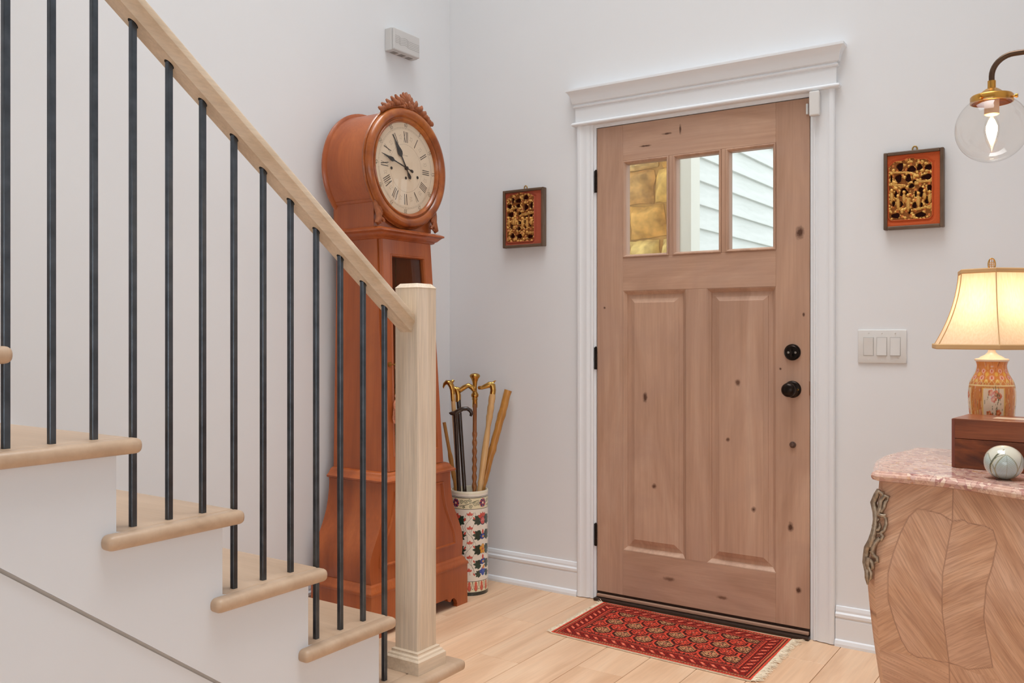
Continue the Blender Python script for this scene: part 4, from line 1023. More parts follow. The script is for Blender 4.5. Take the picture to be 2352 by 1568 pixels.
P = sum(np.array(c[:])[None, None, :] * w[..., None] for c, w in zip(crn, ((1 - a_) * (1 - b_), a_ * (1 - b_), a_ * b_, (1 - a_) * b_)))
P[..., 2] = .007 + .0012 * np.sin(a_ * 23) * np.sin(b_ * 11) + .0006 * rn.uniform(-1, 1, a_.shape)
grid_mesh('pile', P, m_attr('wool_pile', .95, spec=.1, bump_noise=900), rug, C.c)
M_COT = m_plain('cream_cotton', (238, 222, 196), .9, var=.12, sc=120)
mb = MB(); n = 24
top = [rugp(i / n, 0) for i in range(n + 1)] + [rugp(1, i / n) for i in range(1, n + 1)] + [rugp(1 - i / n, 1) for i in range(1, n + 1)] + [rugp(0, 1 - i / n) for i in range(1, n)]
cc = (crn[0] + crn[2]) / 2; vs = []; m_ = len(top)
for p in top:
    d = (p - cc).normalized() * .0015; vs += [(p.x + d.x, p.y + d.y, .0015), (p.x + d.x, p.y + d.y, .0068)]
mb.add(vs, [(2 * i, (2 * i + 2) % (2 * m_), (2 * i + 3) % (2 * m_), 2 * i + 1) for i in range(m_)] + [tuple(2 * i for i in range(m_ - 1, -1, -1))]); mb.build('selvedge', M_COT, rug)
rf = random.Random(21)
for side in (0, 1):
    mb = MB()
    for i in range(330):
        t = (i + rf.random()) / 330; p = rugp(side, t); sg = 1 if side else -1; L = rf.uniform(.020, .040) * (1.0 if side else .72)
        if side and t > .9: L *= 1.3
        dy = rf.uniform(-.012, .012) + (.008 if side else .004); z1 = rf.uniform(.001, .004) + (rf.uniform(0, .012) if t > .94 else 0)
        mb.tube([(p.x - sg * .002, p.y, .005), (p.x + sg * L * .45, p.y + dy * .4 + rf.uniform(-.002, .002), .0045 + rf.uniform(0, .004)), (p.x + sg * L, p.y + dy, z1 + .0012)], [.0012, .0011, .0005], 4)
    mb.build('fringe', M_COT, rug, kind='stuff')

# ------------------------------------------------------------------ carved panels
M_FRAME = m_wood('dark_frame_wood', (76, 56, 42), (106, 84, 66), (126, 102, 82), axis=2, freq=30, stretch=6, rough=.4, fine=.2)
M_FRAMEX = m_wood('dark_frame_wood_x', (76, 56, 42), (106, 84, 66), (126, 102, 82), axis=0, freq=30, stretch=6, rough=.4, fine=.2)
def carved(label, x0, x1, z0, z1, lacquer, corners, holes, cart, figs, beams, seed, gild):
    root = empty('carved_panel', ((x0 + x1) / 2, WY, z0), label, 'wall carving', 'carved and gilded wall panels'); w, h = x1 - x0, z1 - z0; fw = .0125
    if True:
        for (a0_, a1_, b0, b1, ax) in ((x0, x0 + fw, z0, z1, 2), (x1 - fw, x1, z0, z1, 2), (x0 + fw, x1 - fw, z0, z0 + fw, 0), (x0 + fw, x1 - fw, z1 - fw, z1, 0)):
            mb = MB(); mb.box(a0_, a1_, WY - .030, WY - .001, b0, b1, bev=.003, seg=2); mb.build('frame_strip', M_FRAME if ax == 2 else M_FRAMEX, root)
    # hanging eyelet
    mb = MB(); cx_ = (x0 + x1) / 2 + .002; mb.tube([(cx_ + .008 * math.sin(t), WY - .006, z1 + .006 + .011 * math.cos(t)) for t in [2.6 * (-1 + i / 9) for i in range(19)]], .0026, 8); mb.build('hanging_eye', M_ABRASS, root, smooth=60)
    (tlx, tly), (trx, try_), (brx, bry), (blx, bly) = corners
    def conv(x, y):
        un = (x - tlx) / (trx - tlx); yt = tly + (try_ - tly) * un; yb_ = bly + (bry - bly) * un; return un * w, (1 - (y - yt) / (yb_ - yt)) * h
    sx = w / (trx - tlx); sz = h / (bly - tly)
    nu, nv = 190, 230
    C = Canvas(w - 2 * fw, h - 2 * fw, nu, nv, lacquer); C.u = C.u + fw; C.v = C.v + fw
    cu0, cv1 = conv(cart[0], cart[1]); cu1, cv0 = conv(cart[2], cart[3])
    d = np.maximum(np.maximum(cu0 - C.u, C.u - cu1), np.maximum(cv0 - C.v, C.v - cv1))
    # shaped top: ogee shoulders
    mid = (cu0 + cu1) / 2; half = (cu1 - cu0) / 2; topc = cv1 - .022 * (np.abs(C.u - mid) / half) ** 2 + .003 * np.cos((C.u - mid) / half * 9)
    d = np.maximum(d, C.v - topc)
    cxr = np.maximum(np.abs(C.u - mid) - (half - .016), 0); czr = np.maximum((cv0 + .016) - C.v, 0); d = np.maximum(d, np.hypot(cxr, czr) - .016)
    depth0 = np.clip((d + .0) / .012, 0, 1)
    C.h = np.where(d > 0, .0035 * np.clip(d / .013, 0, 1) , 0.0)
    lip = (d > -.0018) & (d < .0016); C.h[lip] = .0055
    inside = d <= -.0016
    rr = np.random.RandomState(seed)
    bl = np.zeros(C.u.shape)
    for _ in range(340):
        cx_, cz_ = rr.uniform(cu0, cu1), rr.uniform(cv0, cv1); r_ = rr.uniform(.0022, .0062); q = 1 - ((C.u - cx_) ** 2 + (C.v - cz_) ** 2) / r_ ** 2
        bl = np.maximum(bl, np.sqrt(np.clip(q, 0, 1)) * r_ * 1.0)
    C.put(inside, gild, h=.0015 + bl, g=.3)
    # darker brown in the low ground between the lumps
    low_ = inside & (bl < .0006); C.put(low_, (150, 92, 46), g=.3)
    redm = inside & (np.sin(C.u * 210 + 1.3) * np.sin(C.v * 170) > .62); C.put(redm, tuple(int(.55 * a + .45 * b) for a, b in zip(lacquer, gild)), g=.2)
    for (x, y, rx, ry) in holes:
        a0_, b0 = conv(x, y); e = C.ell(a0_, b0, rx * sx, ry * sz)
        wob = 1 + .22 * np.sin(np.arctan2(C.v - b0, C.u - a0_) * 3 + x)
        hm = inside & (e < wob); C.put(hm, (58, 14, 8), h=-.010, g=0.0)
        rim = inside & (e >= wob) & (e < wob + .30); C.h[rim] = np.maximum(C.h[rim], .0045)
    for (x0_, y0_, x1_, y1_, wd) in beams:
        A, B = conv(x0_, y0_), conv(x1_, y1_); dd = C.dist([A, B]); bm_ = inside & (dd < wd * sx); C.put(bm_, gild, h=.0058, g=.55); C.put(inside & (dd < wd * sx * .22), (150, 100, 48))
    for (x, y, hgt) in figs:
        a0_, b0 = conv(x, y); r_ = .0052; hd = C.ell(a0_, b0 + hgt * sz * .5, r_, r_ * 1.15); bd = C.ell(a0_, b0 - hgt * sz * .12, r_ * 1.25, hgt * sz * .5)
        m1 = inside & (bd < 1); C.put(m1, gild, h=.004 + .006 * np.sqrt(np.clip(1 - bd, 0, 1)), g=.55); C.put(m1 & (np.abs(np.sin((C.v - b0) * 520 + (C.u - a0_) * 300)) < .25), (150, 84, 44), g=.2)
        m2 = inside & (hd < 1); C.put(m2, tuple(min(255, int(c * 1.06)) for c in gild), h=.007 + .005 * np.sqrt(np.clip(1 - hd, 0, 1)), g=.5)
    C.c *= (1 + rr.uniform(-.10, .10, C.u.shape))[..., None]; C.c = np.clip(C.c, 0, 1)
    P = np.stack([x0 + C.u, WY - .018 - C.h, z0 + C.v], 2)
    grid_mesh('carving', P, m_attr('gilded_carving', .5, metal_attr='gold', spec=.15), root, C.c, extra={'gold': C.g})
    return root
carved('small red lacquered carved panel left of the front door', -2.378, -2.153, 1.566, 1.834, (178, 88, 66), [(125, 275), (945, 175), (965, 1365), (150, 1430)],
       [(575, 390, 60, 52), (425, 460, 65, 45), (315, 460, 35, 65), (250, 580, 52, 52), (345, 585, 14, 28), (425, 560, 50, 38), (370, 640, 32, 45), (580, 590, 50, 65), (690, 545, 38, 75), (275, 745, 62, 55), (455, 720, 38, 35), (680, 760, 35, 50), (590, 790, 40, 40), (455, 905, 32, 38), (290, 985, 26, 55), (435, 1025, 38, 45), (665, 940, 24, 35), (575, 990, 30, 28), (305, 1170, 52, 50), (450, 1175, 62, 48), (655, 1180, 62, 38), (560, 880, 20, 40)],
       (188, 330, 748, 1270), [(370, 860, 150), (515, 900, 170), (605, 900, 170), (685, 870, 120), (235, 880, 130), (330, 880, 120)], [(490, 745, 735, 690, 16), (600, 1105, 745, 1100, 14), (200, 690, 390, 600, 10)], 3, (222, 172, 98))
carved('larger orange lacquered carved panel right of the front door', -.699, -.500, 1.541, 1.820, (202, 92, 48), [(135, 240), (1080, 148), (1070, 1390), (120, 1440)],
       [(395, 450, 52, 65), (575, 485, 70, 50), (700, 455, 45, 50), (840, 455, 58, 45), (255, 640, 18, 60), (370, 630, 52, 65), (525, 630, 45, 65), (625, 675, 30, 25), (815, 605, 80, 45), (575, 745, 45, 35), (455, 850, 65, 65), (325, 880, 25, 55), (730, 840, 50, 75), (855, 785, 38, 65), (640, 870, 18, 50), (290, 1020, 28, 45), (410, 1035, 32, 48), (620, 1050, 35, 50), (815, 970, 35, 60), (730, 1040, 22, 35), (540, 1140, 22, 40), (325, 1210, 68, 42), (720, 1195, 85, 38)],
       (212, 345, 900, 1258), [(265, 900, 160), (365, 1000, 190), (460, 920, 150), (525, 1010, 230), (685, 960, 190), (860, 920, 150), (780, 890, 120)], [(225, 730, 470, 745, 18), (230, 540, 560, 540, 14), (650, 1120, 880, 1060, 16), (640, 690, 880, 670, 16)], 8, (230, 182, 102))

# ------------------------------------------------------------------ door chime high on the stair wall
ch = empty('door_chime', (WX, 3.075, 2.43), 'white plastic chime box high on the wall above the clock', 'chime box')
mb = MB(); mb.box(WX + .0005, WX + .040, 2.985, 3.166, 2.432, 2.534, bev=.004); mb.build('housing', M_CHIME, ch)
mb = MB(); mb.box(WX + .0405, WX + .054, 2.987, 3.164, 2.434, 2.532, bev=.005, seg=3); cov = mb.build('cover', M_CHIME, ch)
for i in range(5):
    z = 2.495 - i * .0075; mb = MB()
    mb.tube([(WX + .0540, 2.995 + .165 * t, z + (.006 * math.sin((t - .3) * 14) if .19 < t < .52 else (-.006 if t >= .52 else .006)) * .55) for t in [j / 30 for j in range(31)]], .0008, 5); mb.build('wave_rib', m_plain('rib_grey', (178, 175, 171), .5), cov)
for i in range(3):
    mb = MB(); y = 3.008 + i * .05; mb.box(WX + .008, WX + .034, y, y + .032, 2.4312, 2.4325); mb.build('vent', m_plain('vent_grey', (150, 146, 142), .7), ch)

# ------------------------------------------------------------------ triple light switch
swp = empty('light_switch', (-.7085, WY, 1.058), 'white triple rocker light switch on the wall by the chest', 'light switch')
mb = MB(); mb.box(-.793, -.625, WY - .0065, WY - .0003, 1.058, 1.181, bev=.004, seg=3); mb.build('plate', M_WHITEP, swp, smooth=40)
for i in range(3):
    cx_ = -.709 + (i - 1) * .046; mb = MB(); tilt = .003 * (1 if i == 0 else -1)
    mb.box(cx_ - .0185, cx_ + .0185, WY - .0068, WY - .006, 1.085, 1.154); mb.build('rocker_bezel', m_plain('bezel_grey', (196, 194, 190), .5), swp)
    mb = MB(); xa, xb = cx_ - .0162, cx_ + .0162; za, zm, zb = 1.0875, 1.1195, 1.1515; y0 = WY - .0068
    mb.add([(xa, y0, za), (xb, y0, za), (xb, y0, zb), (xa, y0, zb), (xa, y0 - .0028 + tilt * .6, za), (xb, y0 - .0028 + tilt * .6, za), (xb, y0 - .0028 - tilt * .6, zb), (xa, y0 - .0028 - tilt * .6, zb)], [(0, 3, 2, 1), (4, 5, 6, 7), (0, 1, 5, 4), (1, 2, 6, 5), (2, 3, 7, 6), (3, 0, 4, 7)])
    mb.build('rocker', M_WHITEP, swp)
    for z in (1.070, 1.169):
        mb = MB(); mb.lathe([(.0028, 0), (.0026, -.0012), (0, -.0016)], (cx_, WY - .0064, z), 10, axis='Y'); mb.build('screw', M_WHITEP, swp, smooth=50)

# ------------------------------------------------------------------ glass globe sconce
GX, GY, GZ, GR = -.236, 2.30, 1.634, .0765
sc = empty('wall_sconce', (RX, GY, 1.80), 'lit glass globe sconce on a bent dark arm above the lamp', 'sconce')
M_SARM = m_plain('bronze_arm', (92, 70, 54), .35, metal=.8)
mb = MB(); mb.lathe([(.045, RX - .0005), (.045, RX - .010), (.040, RX - .016), (.012, RX - .018)], (0, GY, 1.795), 32, axis='X'); mb.build('wall_plate', M_SARM, sc, smooth=40)
pts = [(GX, GY, 1.742), (GX, GY, 1.755)] + [(GX + .045 * (1 - math.cos(t)), GY, 1.753 + .045 * math.sin(t)) for t in [PI / 2 * i / 10 for i in range(11)]] + [(RX - .015, GY, 1.798)]
mb = MB(); mb.tube(pts, .0062, 14); mb.build('arm', M_SARM, sc, smooth=60)
M_SBR = m_plain('satin_brass', (202, 150, 72), .3, metal=1.0, var=.05)
mb = MB(); mb.lathe([(.0085, 1.743), (.0085, 1.726), (.012, 1.725), (.018, 1.721), (.026, 1.714), (.042, 1.710), (.0445, 1.707), (.0445, 1.693), (.042, 1.6925), (.042, 1.705), (.0, 1.707)], (GX, GY, 0), 40, caps=False); cap = mb.build('fitter_cap', M_SBR, sc, smooth=40)
for a in (-1.95, -.2, 1.1):
    mb = MB(); c_, s_ = math.cos(a), math.sin(a); b0 = Vector((GX, GY, 1.700)); dv = Vector((c_, s_, 0))
    mb.tube([b0 + dv * .043, b0 + dv * .049], .0022, 8); mb.tube([b0 + dv * .049, b0 + dv * .0495, b0 + dv * .054, b0 + dv * .0545], [.002, .0045, .0045, .002], 12); mb.build('thumb_screw', M_SBR, cap, smooth=40)
prof = [(.040, .0695), (.0395, .066)]
for i in range(1, 27):
    t = math.asin(.0395 / GR) + (PI - math.asin(.0395 / GR)) * i / 26; prof.append((max(0, GR * math.sin(t)), GR * math.cos(t)))
mb = MB(); mb.lathe([(r, GZ + h) for r, h in prof], (GX, GY, 0), 48, caps=False); mb.build('glass_globe', m_glass('globe_glass', (.975, .965, .95), .0, .9), sc, smooth=80)
mb = MB(); mb.lathe([(.0155, 1.707), (.0155, 1.667), (.013, 1.665), (.0, 1.665)], (GX, GY, 0), 24); mb.build('lamp_socket', m_plain('socket_cream', (216, 188, 160), .5), sc, smooth=40)
bp = [(.006, 1.664), (.0105, 1.658), (.0148, 1.645), (.0165, 1.634), (.0155, 1.622), (.0115, 1.605), (.0065, 1.592), (.0025, 1.584), (0, 1.581)]
mb = MB(); mb.lathe(bp, (GX, GY, 0), 20, caps=False); bulb = mb.build('bulb', m_glass('bulb_glass', (1, .99, .97), .0, .6), sc, smooth=60)
M_FIL = m_emit('sconce_filament', (255, 206, 150), 70)
mb = MB(); mb.lathe([(0, 1.659), (.006, 1.654), (.0115, 1.640), (.0118, 1.630), (.0085, 1.614), (.003, 1.600), (0, 1.596)], (GX, GY, 0), 12); mb.build('filament', M_FIL, bulb)

# ------------------------------------------------------------------ table lamp
LX, LY, LZ = -.263, 2.565, .8502
lamp = empty('table_lamp', (LX, LY, LZ), 'lit porcelain table lamp with cream hexagonal bell shade', 'lamp')
def smoothprof(p, n):
    h = [b for a, b in p]; t = np.linspace(h[0], h[-1], n); return [(float(np.interp(x, h, [a for a, b in p])), float(x)) for x in t]
vp_ = [(.036, .018), (.040, .03), (.046, .06), (.051, .10), (.0545, .14), (.055, .165), (.0525, .188), (.0465, .202), (.040, .212), (.0355, .224), (.034, .234), (.0345, .240), (.038, .247)]
hs = np.linspace(.018, .247, 130); rads = np.interp(hs, [b for a, b in vp_], [a for a, b in vp_]); rads = np.convolve(np.pad(rads, 4, 'edge'), np.ones(9) / 9, 'valid')
C = Canvas(2 * PI, .229, 240, 130, (214, 136, 66)); C.period = 2 * PI; C.v = C.v + .018
ang0 = math.atan2(-LY, -LX)
rl = random.Random(4); LOR = (206, 120, 52); LGD = (224, 172, 84); LPK = (232, 184, 168); LWH = (244, 224, 196)
for _ in range(420):
    a, h = rl.uniform(0, 2 * PI), rl.uniform(.018, .25); C.ellipse(a, h, rl.uniform(.03, .10), rl.uniform(.002, .006), rl.uniform(0, 3), rl.choice([LOR, LGD, (190, 96, 44), (232, 196, 130), (160, 90, 50), LPK]))
for h, c1 in ((.205, LPK), (.222, LPK)):
    for k in range(12): C.ellipse(2 * PI * k / 12, h, .13, .0055, 0, c1); C.ellipse(2 * PI * k / 12 + .26, h - .008, .10, .005, 0, (226, 180, 80)); C.ellipse(2 * PI * k / 12, h, .05, .0035, 0, (196, 84, 60))
for k in range(24):
    a = 2 * PI * k / 24; C.line([(a - .16, .188), (a, .200), (a + .16, .188)], .0024, (242, 216, 150))
C.rect(-1, 9, .1845, .187, (246, 220, 160))
for k in range(4):       # four white reserves with peonies
    a = k * PI / 2 + .08; wv = .48
    m = (np.abs(C.du(a)) < wv) & (C.v > .028) & (C.v < .181); C.put(m, (236, 190, 96)); m = (np.abs(C.du(a)) < wv - .05) & (C.v > .031) & (C.v < .178); C.put(m, LWH)
    C.line([(a + .1, .05), (a - .05, .09), (a + .12, .125), (a, .165)], .0016, (120, 96, 60))
    for (da, h) in ((-.12, .168), (.10, .166), (.22, .160), (0, .152), (-.2, .115), (-.08, .108), (.0, .102), (.2, .118), (-.1, .06), (.12, .07)):
        for j in range(5): C.ellipse(a + da + .07 * math.cos(j * 1.256), h + .0045 * math.sin(j * 1.256), .055, .0042, 0, (232, 138, 92) if j % 2 else (216, 108, 66))
        C.ellipse(a + da, h, .04, .003, 0, (240, 176, 120))
        for j in range(3): C.ellipse(a + da + rl.uniform(-.22, .22), h - rl.uniform(.004, .012), .045, .0028, rl.uniform(0, 3), (104, 98, 58))
th = ang0 + C.u
P = np.stack([LX + rads[:, None] * np.cos(th), LY + rads[:, None] * np.sin(th), LZ + C.v], 2)
vase = grid_mesh('vase_body', P, m_attr('satsuma_porcelain', .18, coat=.5), lamp, C.c)
mb = MB(); mb.lathe([(.040, LZ), (.042, LZ + .004), (.040, LZ + .014), (.036, LZ + .019)], (LX, LY, 0), 40); mb.build('foot', m_plain('dark_wood_foot', (70, 42, 30), .4), lamp, smooth=40)
M_IV = m_plain('ivory_glaze', (240, 222, 200), .3, coat=.3)
mb = MB(); mb.lathe([(.0365, .245), (.0395, .2475), (.0400, .2505), (.037, .2525), (.030, .2535), (.025, .2575), (.016, .262), (.010, .268), (.008, .274), (.0075, .277), (.0085, .279), (.0085, .283), (.006, .284), (.006, .30)], (LX, LY, LZ), 36); mb.build('neck_cap', M_IV, lamp, smooth=35)
mb = MB(); mb.lathe([(.004, .30), (.012, .301), (.0125, .33), (.011, .338), (.004, .339)], (LX, LY, LZ), 18)
for s_ in (-1, 1):
    mb.tube([(LX + s_ * .012, LY, LZ + .305), (LX + s_ * .045, LY, LZ + .36), (LX + s_ * .045, LY, LZ + .41), (LX + s_ * .02, LY, LZ + .455), (LX, LY, LZ + .463)], .0016, 6)
mb.build('harp', M_BRASS, lamp, smooth=50)
M_LB = m_emit('lamp_bulb', (255, 224, 184), 20)
mb = MB(); mb.lathe([(0, .335), (.012, .338), (.014, .350), (.024, .372), (.028, .39), (.026, .405), (.016, .418), (0, .423)], (LX, LY, LZ), 18); mb.build('light_bulb', M_LB, lamp)
# hexagonal bell shade in silk over wire
ZS0, ZS1 = 1.1300, 1.3235
t = NT('cream_silk_shade'); co = t.n('TexCoord').outputs['Object']; sl_ = t.noise(t.mapping(co, sc=(300, 300, 22)), 1, 3); colr = t.ramp(sl_, [(.3, lin((244, 222, 190))), (.7, lin((252, 236, 210)))])
df = t.n('BsdfDiffuse'); tl = t.n('BsdfTranslucent'); t.l(colr, df.inputs[0]); t.l(colr, tl.inputs[0]); mx = t.n('MixShader'); mx.inputs[0].default_value = .55; t.l(df.outputs[0], mx.inputs[1]); t.l(tl.outputs[0], mx.inputs[2]); t.l(mx.outputs[0], t.out.inputs[0]); M_SHADE = t.m
M_STRIM = m_plain('tan_shade_trim', (206, 166, 116), .8)
phi0 = math.atan2(-LY, -LX) + R(6.5)
def shade_r(tv): return .0835 + (.152 - .0835) * (1 - tv) ** 2.0 * .84 + (.152 - .0835) * .16 * (1 - tv)
NS = 16
def sp(k, tv, off=0.0):
    a = phi0 + k * PI / 3; r_ = shade_r(tv) + off; return Vector((LX + r_ * math.cos(a), LY + r_ * math.sin(a), ZS0 + (ZS1 - ZS0) * tv))
for k in range(6):
    mb = MB(); vs = []; nb = 6
    for j in range(NS + 1):
        A, B = sp(k, j / NS), sp(k + 1, j / NS)
        for i in range(nb + 1):
            p = A.lerp(B, i / nb); ctr = Vector((LX, LY, p.z)); bow = -.004 * math.sin(i / nb * PI) * (1 - abs(j / NS - .5) * .6); p = p + (p - ctr).normalized() * bow; vs.append(p)
    mb.add(vs, [(j * (nb + 1) + i, j * (nb + 1) + i + 1, (j + 1) * (nb + 1) + i + 1, (j + 1) * (nb + 1) + i) for j in range(NS) for i in range(nb)]); mb.build('shade_panel', M_SHADE, lamp, smooth=60)
    mb = MB(); mb.tube([sp(k, j / NS, .0004) for j in range(NS + 1)], .0013, 6); mb.build('seam_cord', M_STRIM, lamp, smooth=60)
for z_, tv in ((0, 0.0), (1, 1.0)):
    mb = MB(); vs = []; hh = .013 if z_ == 0 else .0115
    zz = ZS0 - .003 if z_ == 0 else ZS1 - .006
    for k in range(6):
        a = phi0 + k * PI / 3; r_ = shade_r(tv)
        for (o_, dz_) in ((.0008, 0), (.0024, .002), (.0024, hh - .002), (.0008, hh), (-.0012, hh), (-.0012, 0)): vs.append((LX + (r_ + o_) * math.cos(a), LY + (r_ + o_) * math.sin(a), zz + dz_))
    mb.add(vs, [(k * 6 + i, ((k + 1) % 6) * 6 + i, ((k + 1) % 6) * 6 + (i + 1) % 6, k * 6 + (i + 1) % 6) for k in range(6) for i in range(6)]); mb.build('shade_trim', M_STRIM, lamp)
mb = MB(); 
for k in range(3):
    a = phi0 + k * 2 * PI / 3; mb.tube([(LX, LY, LZ + .463), (LX + .08 * math.cos(a), LY + .08 * math.sin(a), ZS1 - .002)], .0014, 6)
mb.build('shade_spider', M_BRASS, lamp)
# pierced oval finial
FZ = LZ + .466; fd = Vector((math.cos(ang0 + PI / 2 + .35), math.sin(ang0 + PI / 2 + .35), 0))
mb = MB(); mb.lathe([(.005, 0), (.006, .004), (.003, .006), (.003, .010)], (LX, LY, FZ), 12)
fc = Vector((LX, LY, FZ + .026)); E_ = lambda t, rx=.0085, rz=.0155: fc + fd * (rx * math.cos(t)) + Vector((0, 0, rz * math.sin(t)))
mb.tube([E_(2 * PI * i / 24) for i in range(25)], .0016, 8)
for q in (-.35, .0, .35): mb.tube([fc + fd * (-.0075) + Vector((0, 0, q * .013)), fc + fd * .0075 + Vector((0, 0, q * .013))], .0009, 6)
mb.tube([fc + Vector((0, 0, -.014)), fc + Vector((0, 0, .014))], .0009, 6)
for q in (-1, 1): mb.tube([fc + fd * (q * .0045) + Vector((0, 0, -.010)), fc + fd * (q * .0045) + Vector((0, 0, .010))], .0008, 6)
mb.build('finial', M_BRASS, lamp, smooth=50)

# ------------------------------------------------------------------ bombe chest with marble top
YC = 2.43; XBACK = .045
nx_ = np.array([.045, -.02, -.09, -.155, -.22, -.26, -.30, -.34, -.38, -.42, -.445]); ny_ = np.array([2.105, 2.092, 2.084, 2.093, 2.128, 2.150, 2.166, 2.174, 2.178, 2.178, 2.176])
def catm(xs, ys, n):
    q = np.linspace(xs[0], xs[-1], n); o = np.interp(-q, -xs, ys)
    k = np.ones(7) / 7; o2 = np.convolve(np.pad(o, 3, 'edge'), k, 'valid'); return q, o2
ns = 90
qx, qy = catm(nx_, ny_, ns)
fy = np.linspace(2.186, 2 * YC - 2.186, 50); fx = -.455 - .034 * np.sin((fy - fy[0]) / (fy[-1] - fy[0]) * PI) ** 1.6
plan = [(x, y, 0.0, -1.0) for x, y in zip(qx, qy)] + [(x, y, -1.0, 0.0) for x, y in zip(fx, fy)] + [(x, 2 * YC - y, 0.0, 1.0) for x, y in zip(qx[::-1], qy[::-1])]
plan = np.array(plan); NP = len(plan)
# blend the normals at the corners
for _ in range(6):
    pn = plan.copy(); pn[1:-1, 2:] = (plan[:-2, 2:] + plan[1:-1, 2:] * 2 + plan[2:, 2:]) / 4; plan = pn
nrm = plan[:, 2:] / np.maximum(1e-6, np.linalg.norm(plan[:, 2:], axis=1))[:, None]
zs = np.linspace(.12, .8255, 96)
off = np.interp(zs, [.12, .2, .28, .36, .45, .53, .59, .64, .70, .76, .8255], [-.045, -.036, -.018, -.002, .012, .022, .0275, .0245, .014, .005, .0])
offx = off; offy = off * .8
P = np.zeros((len(zs), NP, 3))
P[..., 0] = plan[None, :, 0] + nrm[None, :, 0] * off[:, None]; P[..., 1] = plan[None, :, 1] + nrm[None, :, 1] * offy[:, None]; P[..., 2] = zs[:, None]
P[:, 0, 0] = XBACK; P[:, -1, 0] = XBACK
# veneer: grain direction per panel, leaf-shaped reserve with V grain, outer field with inverted V
LEAF = [(-0.372, 0.771), (-0.389, 0.752), (-0.406, 0.713), (-0.42, 0.667), (-0.43, 0.622), (-0.43, 0.562), (-0.417, 0.513), (-0.403, 0.471), (-0.389, 0.448), (-0.372, 0.439), (-0.342, 0.443), (-0.326, 0.441), (-0.303, 0.444), (-0.265, 0.442), (-0.215, 0.466), (-0.221, 0.503), (-0.227, 0.534), (-0.232, 0.568), (-0.227, 0.635), (-0.215, 0.682), (-0.207, 0.728), (-0.215, 0.752), (-0.233, 0.758), (-0.265, 0.756), (-0.274, 0.762), (-0.298, 0.755), (-0.323, 0.767), (-0.352, 0.771)]
SEAM = [(-0.297, 0.83), (-0.298, 0.755), (-0.316, 0.639), (-0.317, 0.556), (-0.304, 0.444), (-0.303, 0.10)]
def inpoly(px_, pz_, poly):
    ins = np.zeros(px_.shape, bool); n = len(poly)
    for i in range(n):
        (x1, y1), (x2, y2) = poly[i], poly[(i + 1) % n]
        c = ((y1 > pz_) != (y2 > pz_)) & (px_ < (x2 - x1) * (pz_ - y1) / (y2 - y1 + 1e-12) + x1); ins ^= c
    return ins
# finer side sheet carries the marquetry: resample the near side
nu2, nv2 = 330, 330
xi = np.linspace(0, ns - 1, nu2); zi = np.linspace(0, len(zs) - 1, nv2)
def resamp(A):
    A1 = np.stack([np.interp(xi, np.arange(ns), A[r, :ns]) for r in range(A.shape[0])]); return np.stack([np.interp(zi, np.arange(A.shape[0]), A1[:, c]) for c in range(nu2)], 1)
PS = np.stack([resamp(P[..., i]) for i in range(3)], 2)
xs_, zz_ = PS[..., 0], PS[..., 2]
seamx = np.interp(-zz_, [-p[1] for p in SEAM], [p[0] for p in SEAM])
ins = inpoly(xs_, zz_, LEAF)
def polydist(poly, closed):
    d = np.full(xs_.shape, 9.0); pts_ = poly + [poly[0]] if closed else poly
    for (x0, y0), (x1, y1) in zip(pts_[:-1], pts_[1:]):
        dx_, dy_ = x1 - x0, y1 - y0; t_ = np.clip(((xs_ - x0) * dx_ + (zz_ - y0) * dy_) / (dx_ * dx_ + dy_ * dy_ + 1e-12), 0, 1); d = np.minimum(d, np.hypot(xs_ - x0 - t_ * dx_, zz_ - y0 - t_ * dy_))
    return d
rel = xs_ - seamx; left = rel < 0
ang = np.where(ins, np.where(left, -.95, .62), np.where(left, .62, -.95))
low_ = (~ins) & (zz_ < .44); ang = np.where(low_, np.where(left, -.3, -1.0), ang)
along = np.cos(ang) * rel + np.sin(ang) * zz_; across = -np.sin(ang) * rel + np.cos(ang) * zz_
pid = ins * 1.0 + left * 2.0 + low_ * 4.0
grain = np.stack([across, along, pid * 3.1], 2)
seam = np.clip(1 - np.minimum(polydist(LEAF, True), polydist(SEAM, False)) / .0016, 0, 1)
strip = np.abs((across / .031 + pid * .37) % 1 - .5); seam = np.maximum(seam, np.clip(1 - (0.5 - strip) / .028, 0, 1) * .38)
t = NT('walnut_veneer'); ga = t.n('Attribute', attribute_name='grain').outputs['Vector']; sa = t.n('Attribute', attribute_name='seam').outputs['Fac']
f1 = t.noise(t.mapping(ga, sc=(36, 4, 1)), 1, 4, .55, .5); f2 = t.noise(t.mapping(ga, sc=(330, 14, 1)), 1, 3, .6); f3 = t.noise(t.mapping(ga, sc=(9, 7, 1)), 1, 3, .5, .4)
c_ = t.ramp(f1, [(.25, lin((180, 130, 98))), (.5, lin((212, 164, 130))), (.78, lin((228, 186, 154)))])
c_ = t.mix(t.math('MULTIPLY', t.ramp(f3, [(.40, (0, 0, 0, 1)), (.66, (1, 1, 1, 1))]), .55), c_, lin((214, 172, 146)))
c_ = t.mix(.7, c_, t.ramp(f2, [(.34, (.66, .62, .60, 1)), (.6, (1, 1, 1, 1))]), 'MULTIPLY')
c_ = t.mix(t.math('MULTIPLY', sa, .75), c_, lin((112, 68, 46)))
t.bsdf(c_, .34, bump=f2, bstr=.05, bdist=.0006, coat=.25, spec=.4); M_VEN = t.m
chest = empty('bombe_chest', (-.2, YC, 0), 'veneered bombe chest with bronze corner mounts, below the marble', 'chest')
grid_mesh('side_panel', PS, M_VEN, chest, extra={'grain': grain, 'seam': seam})
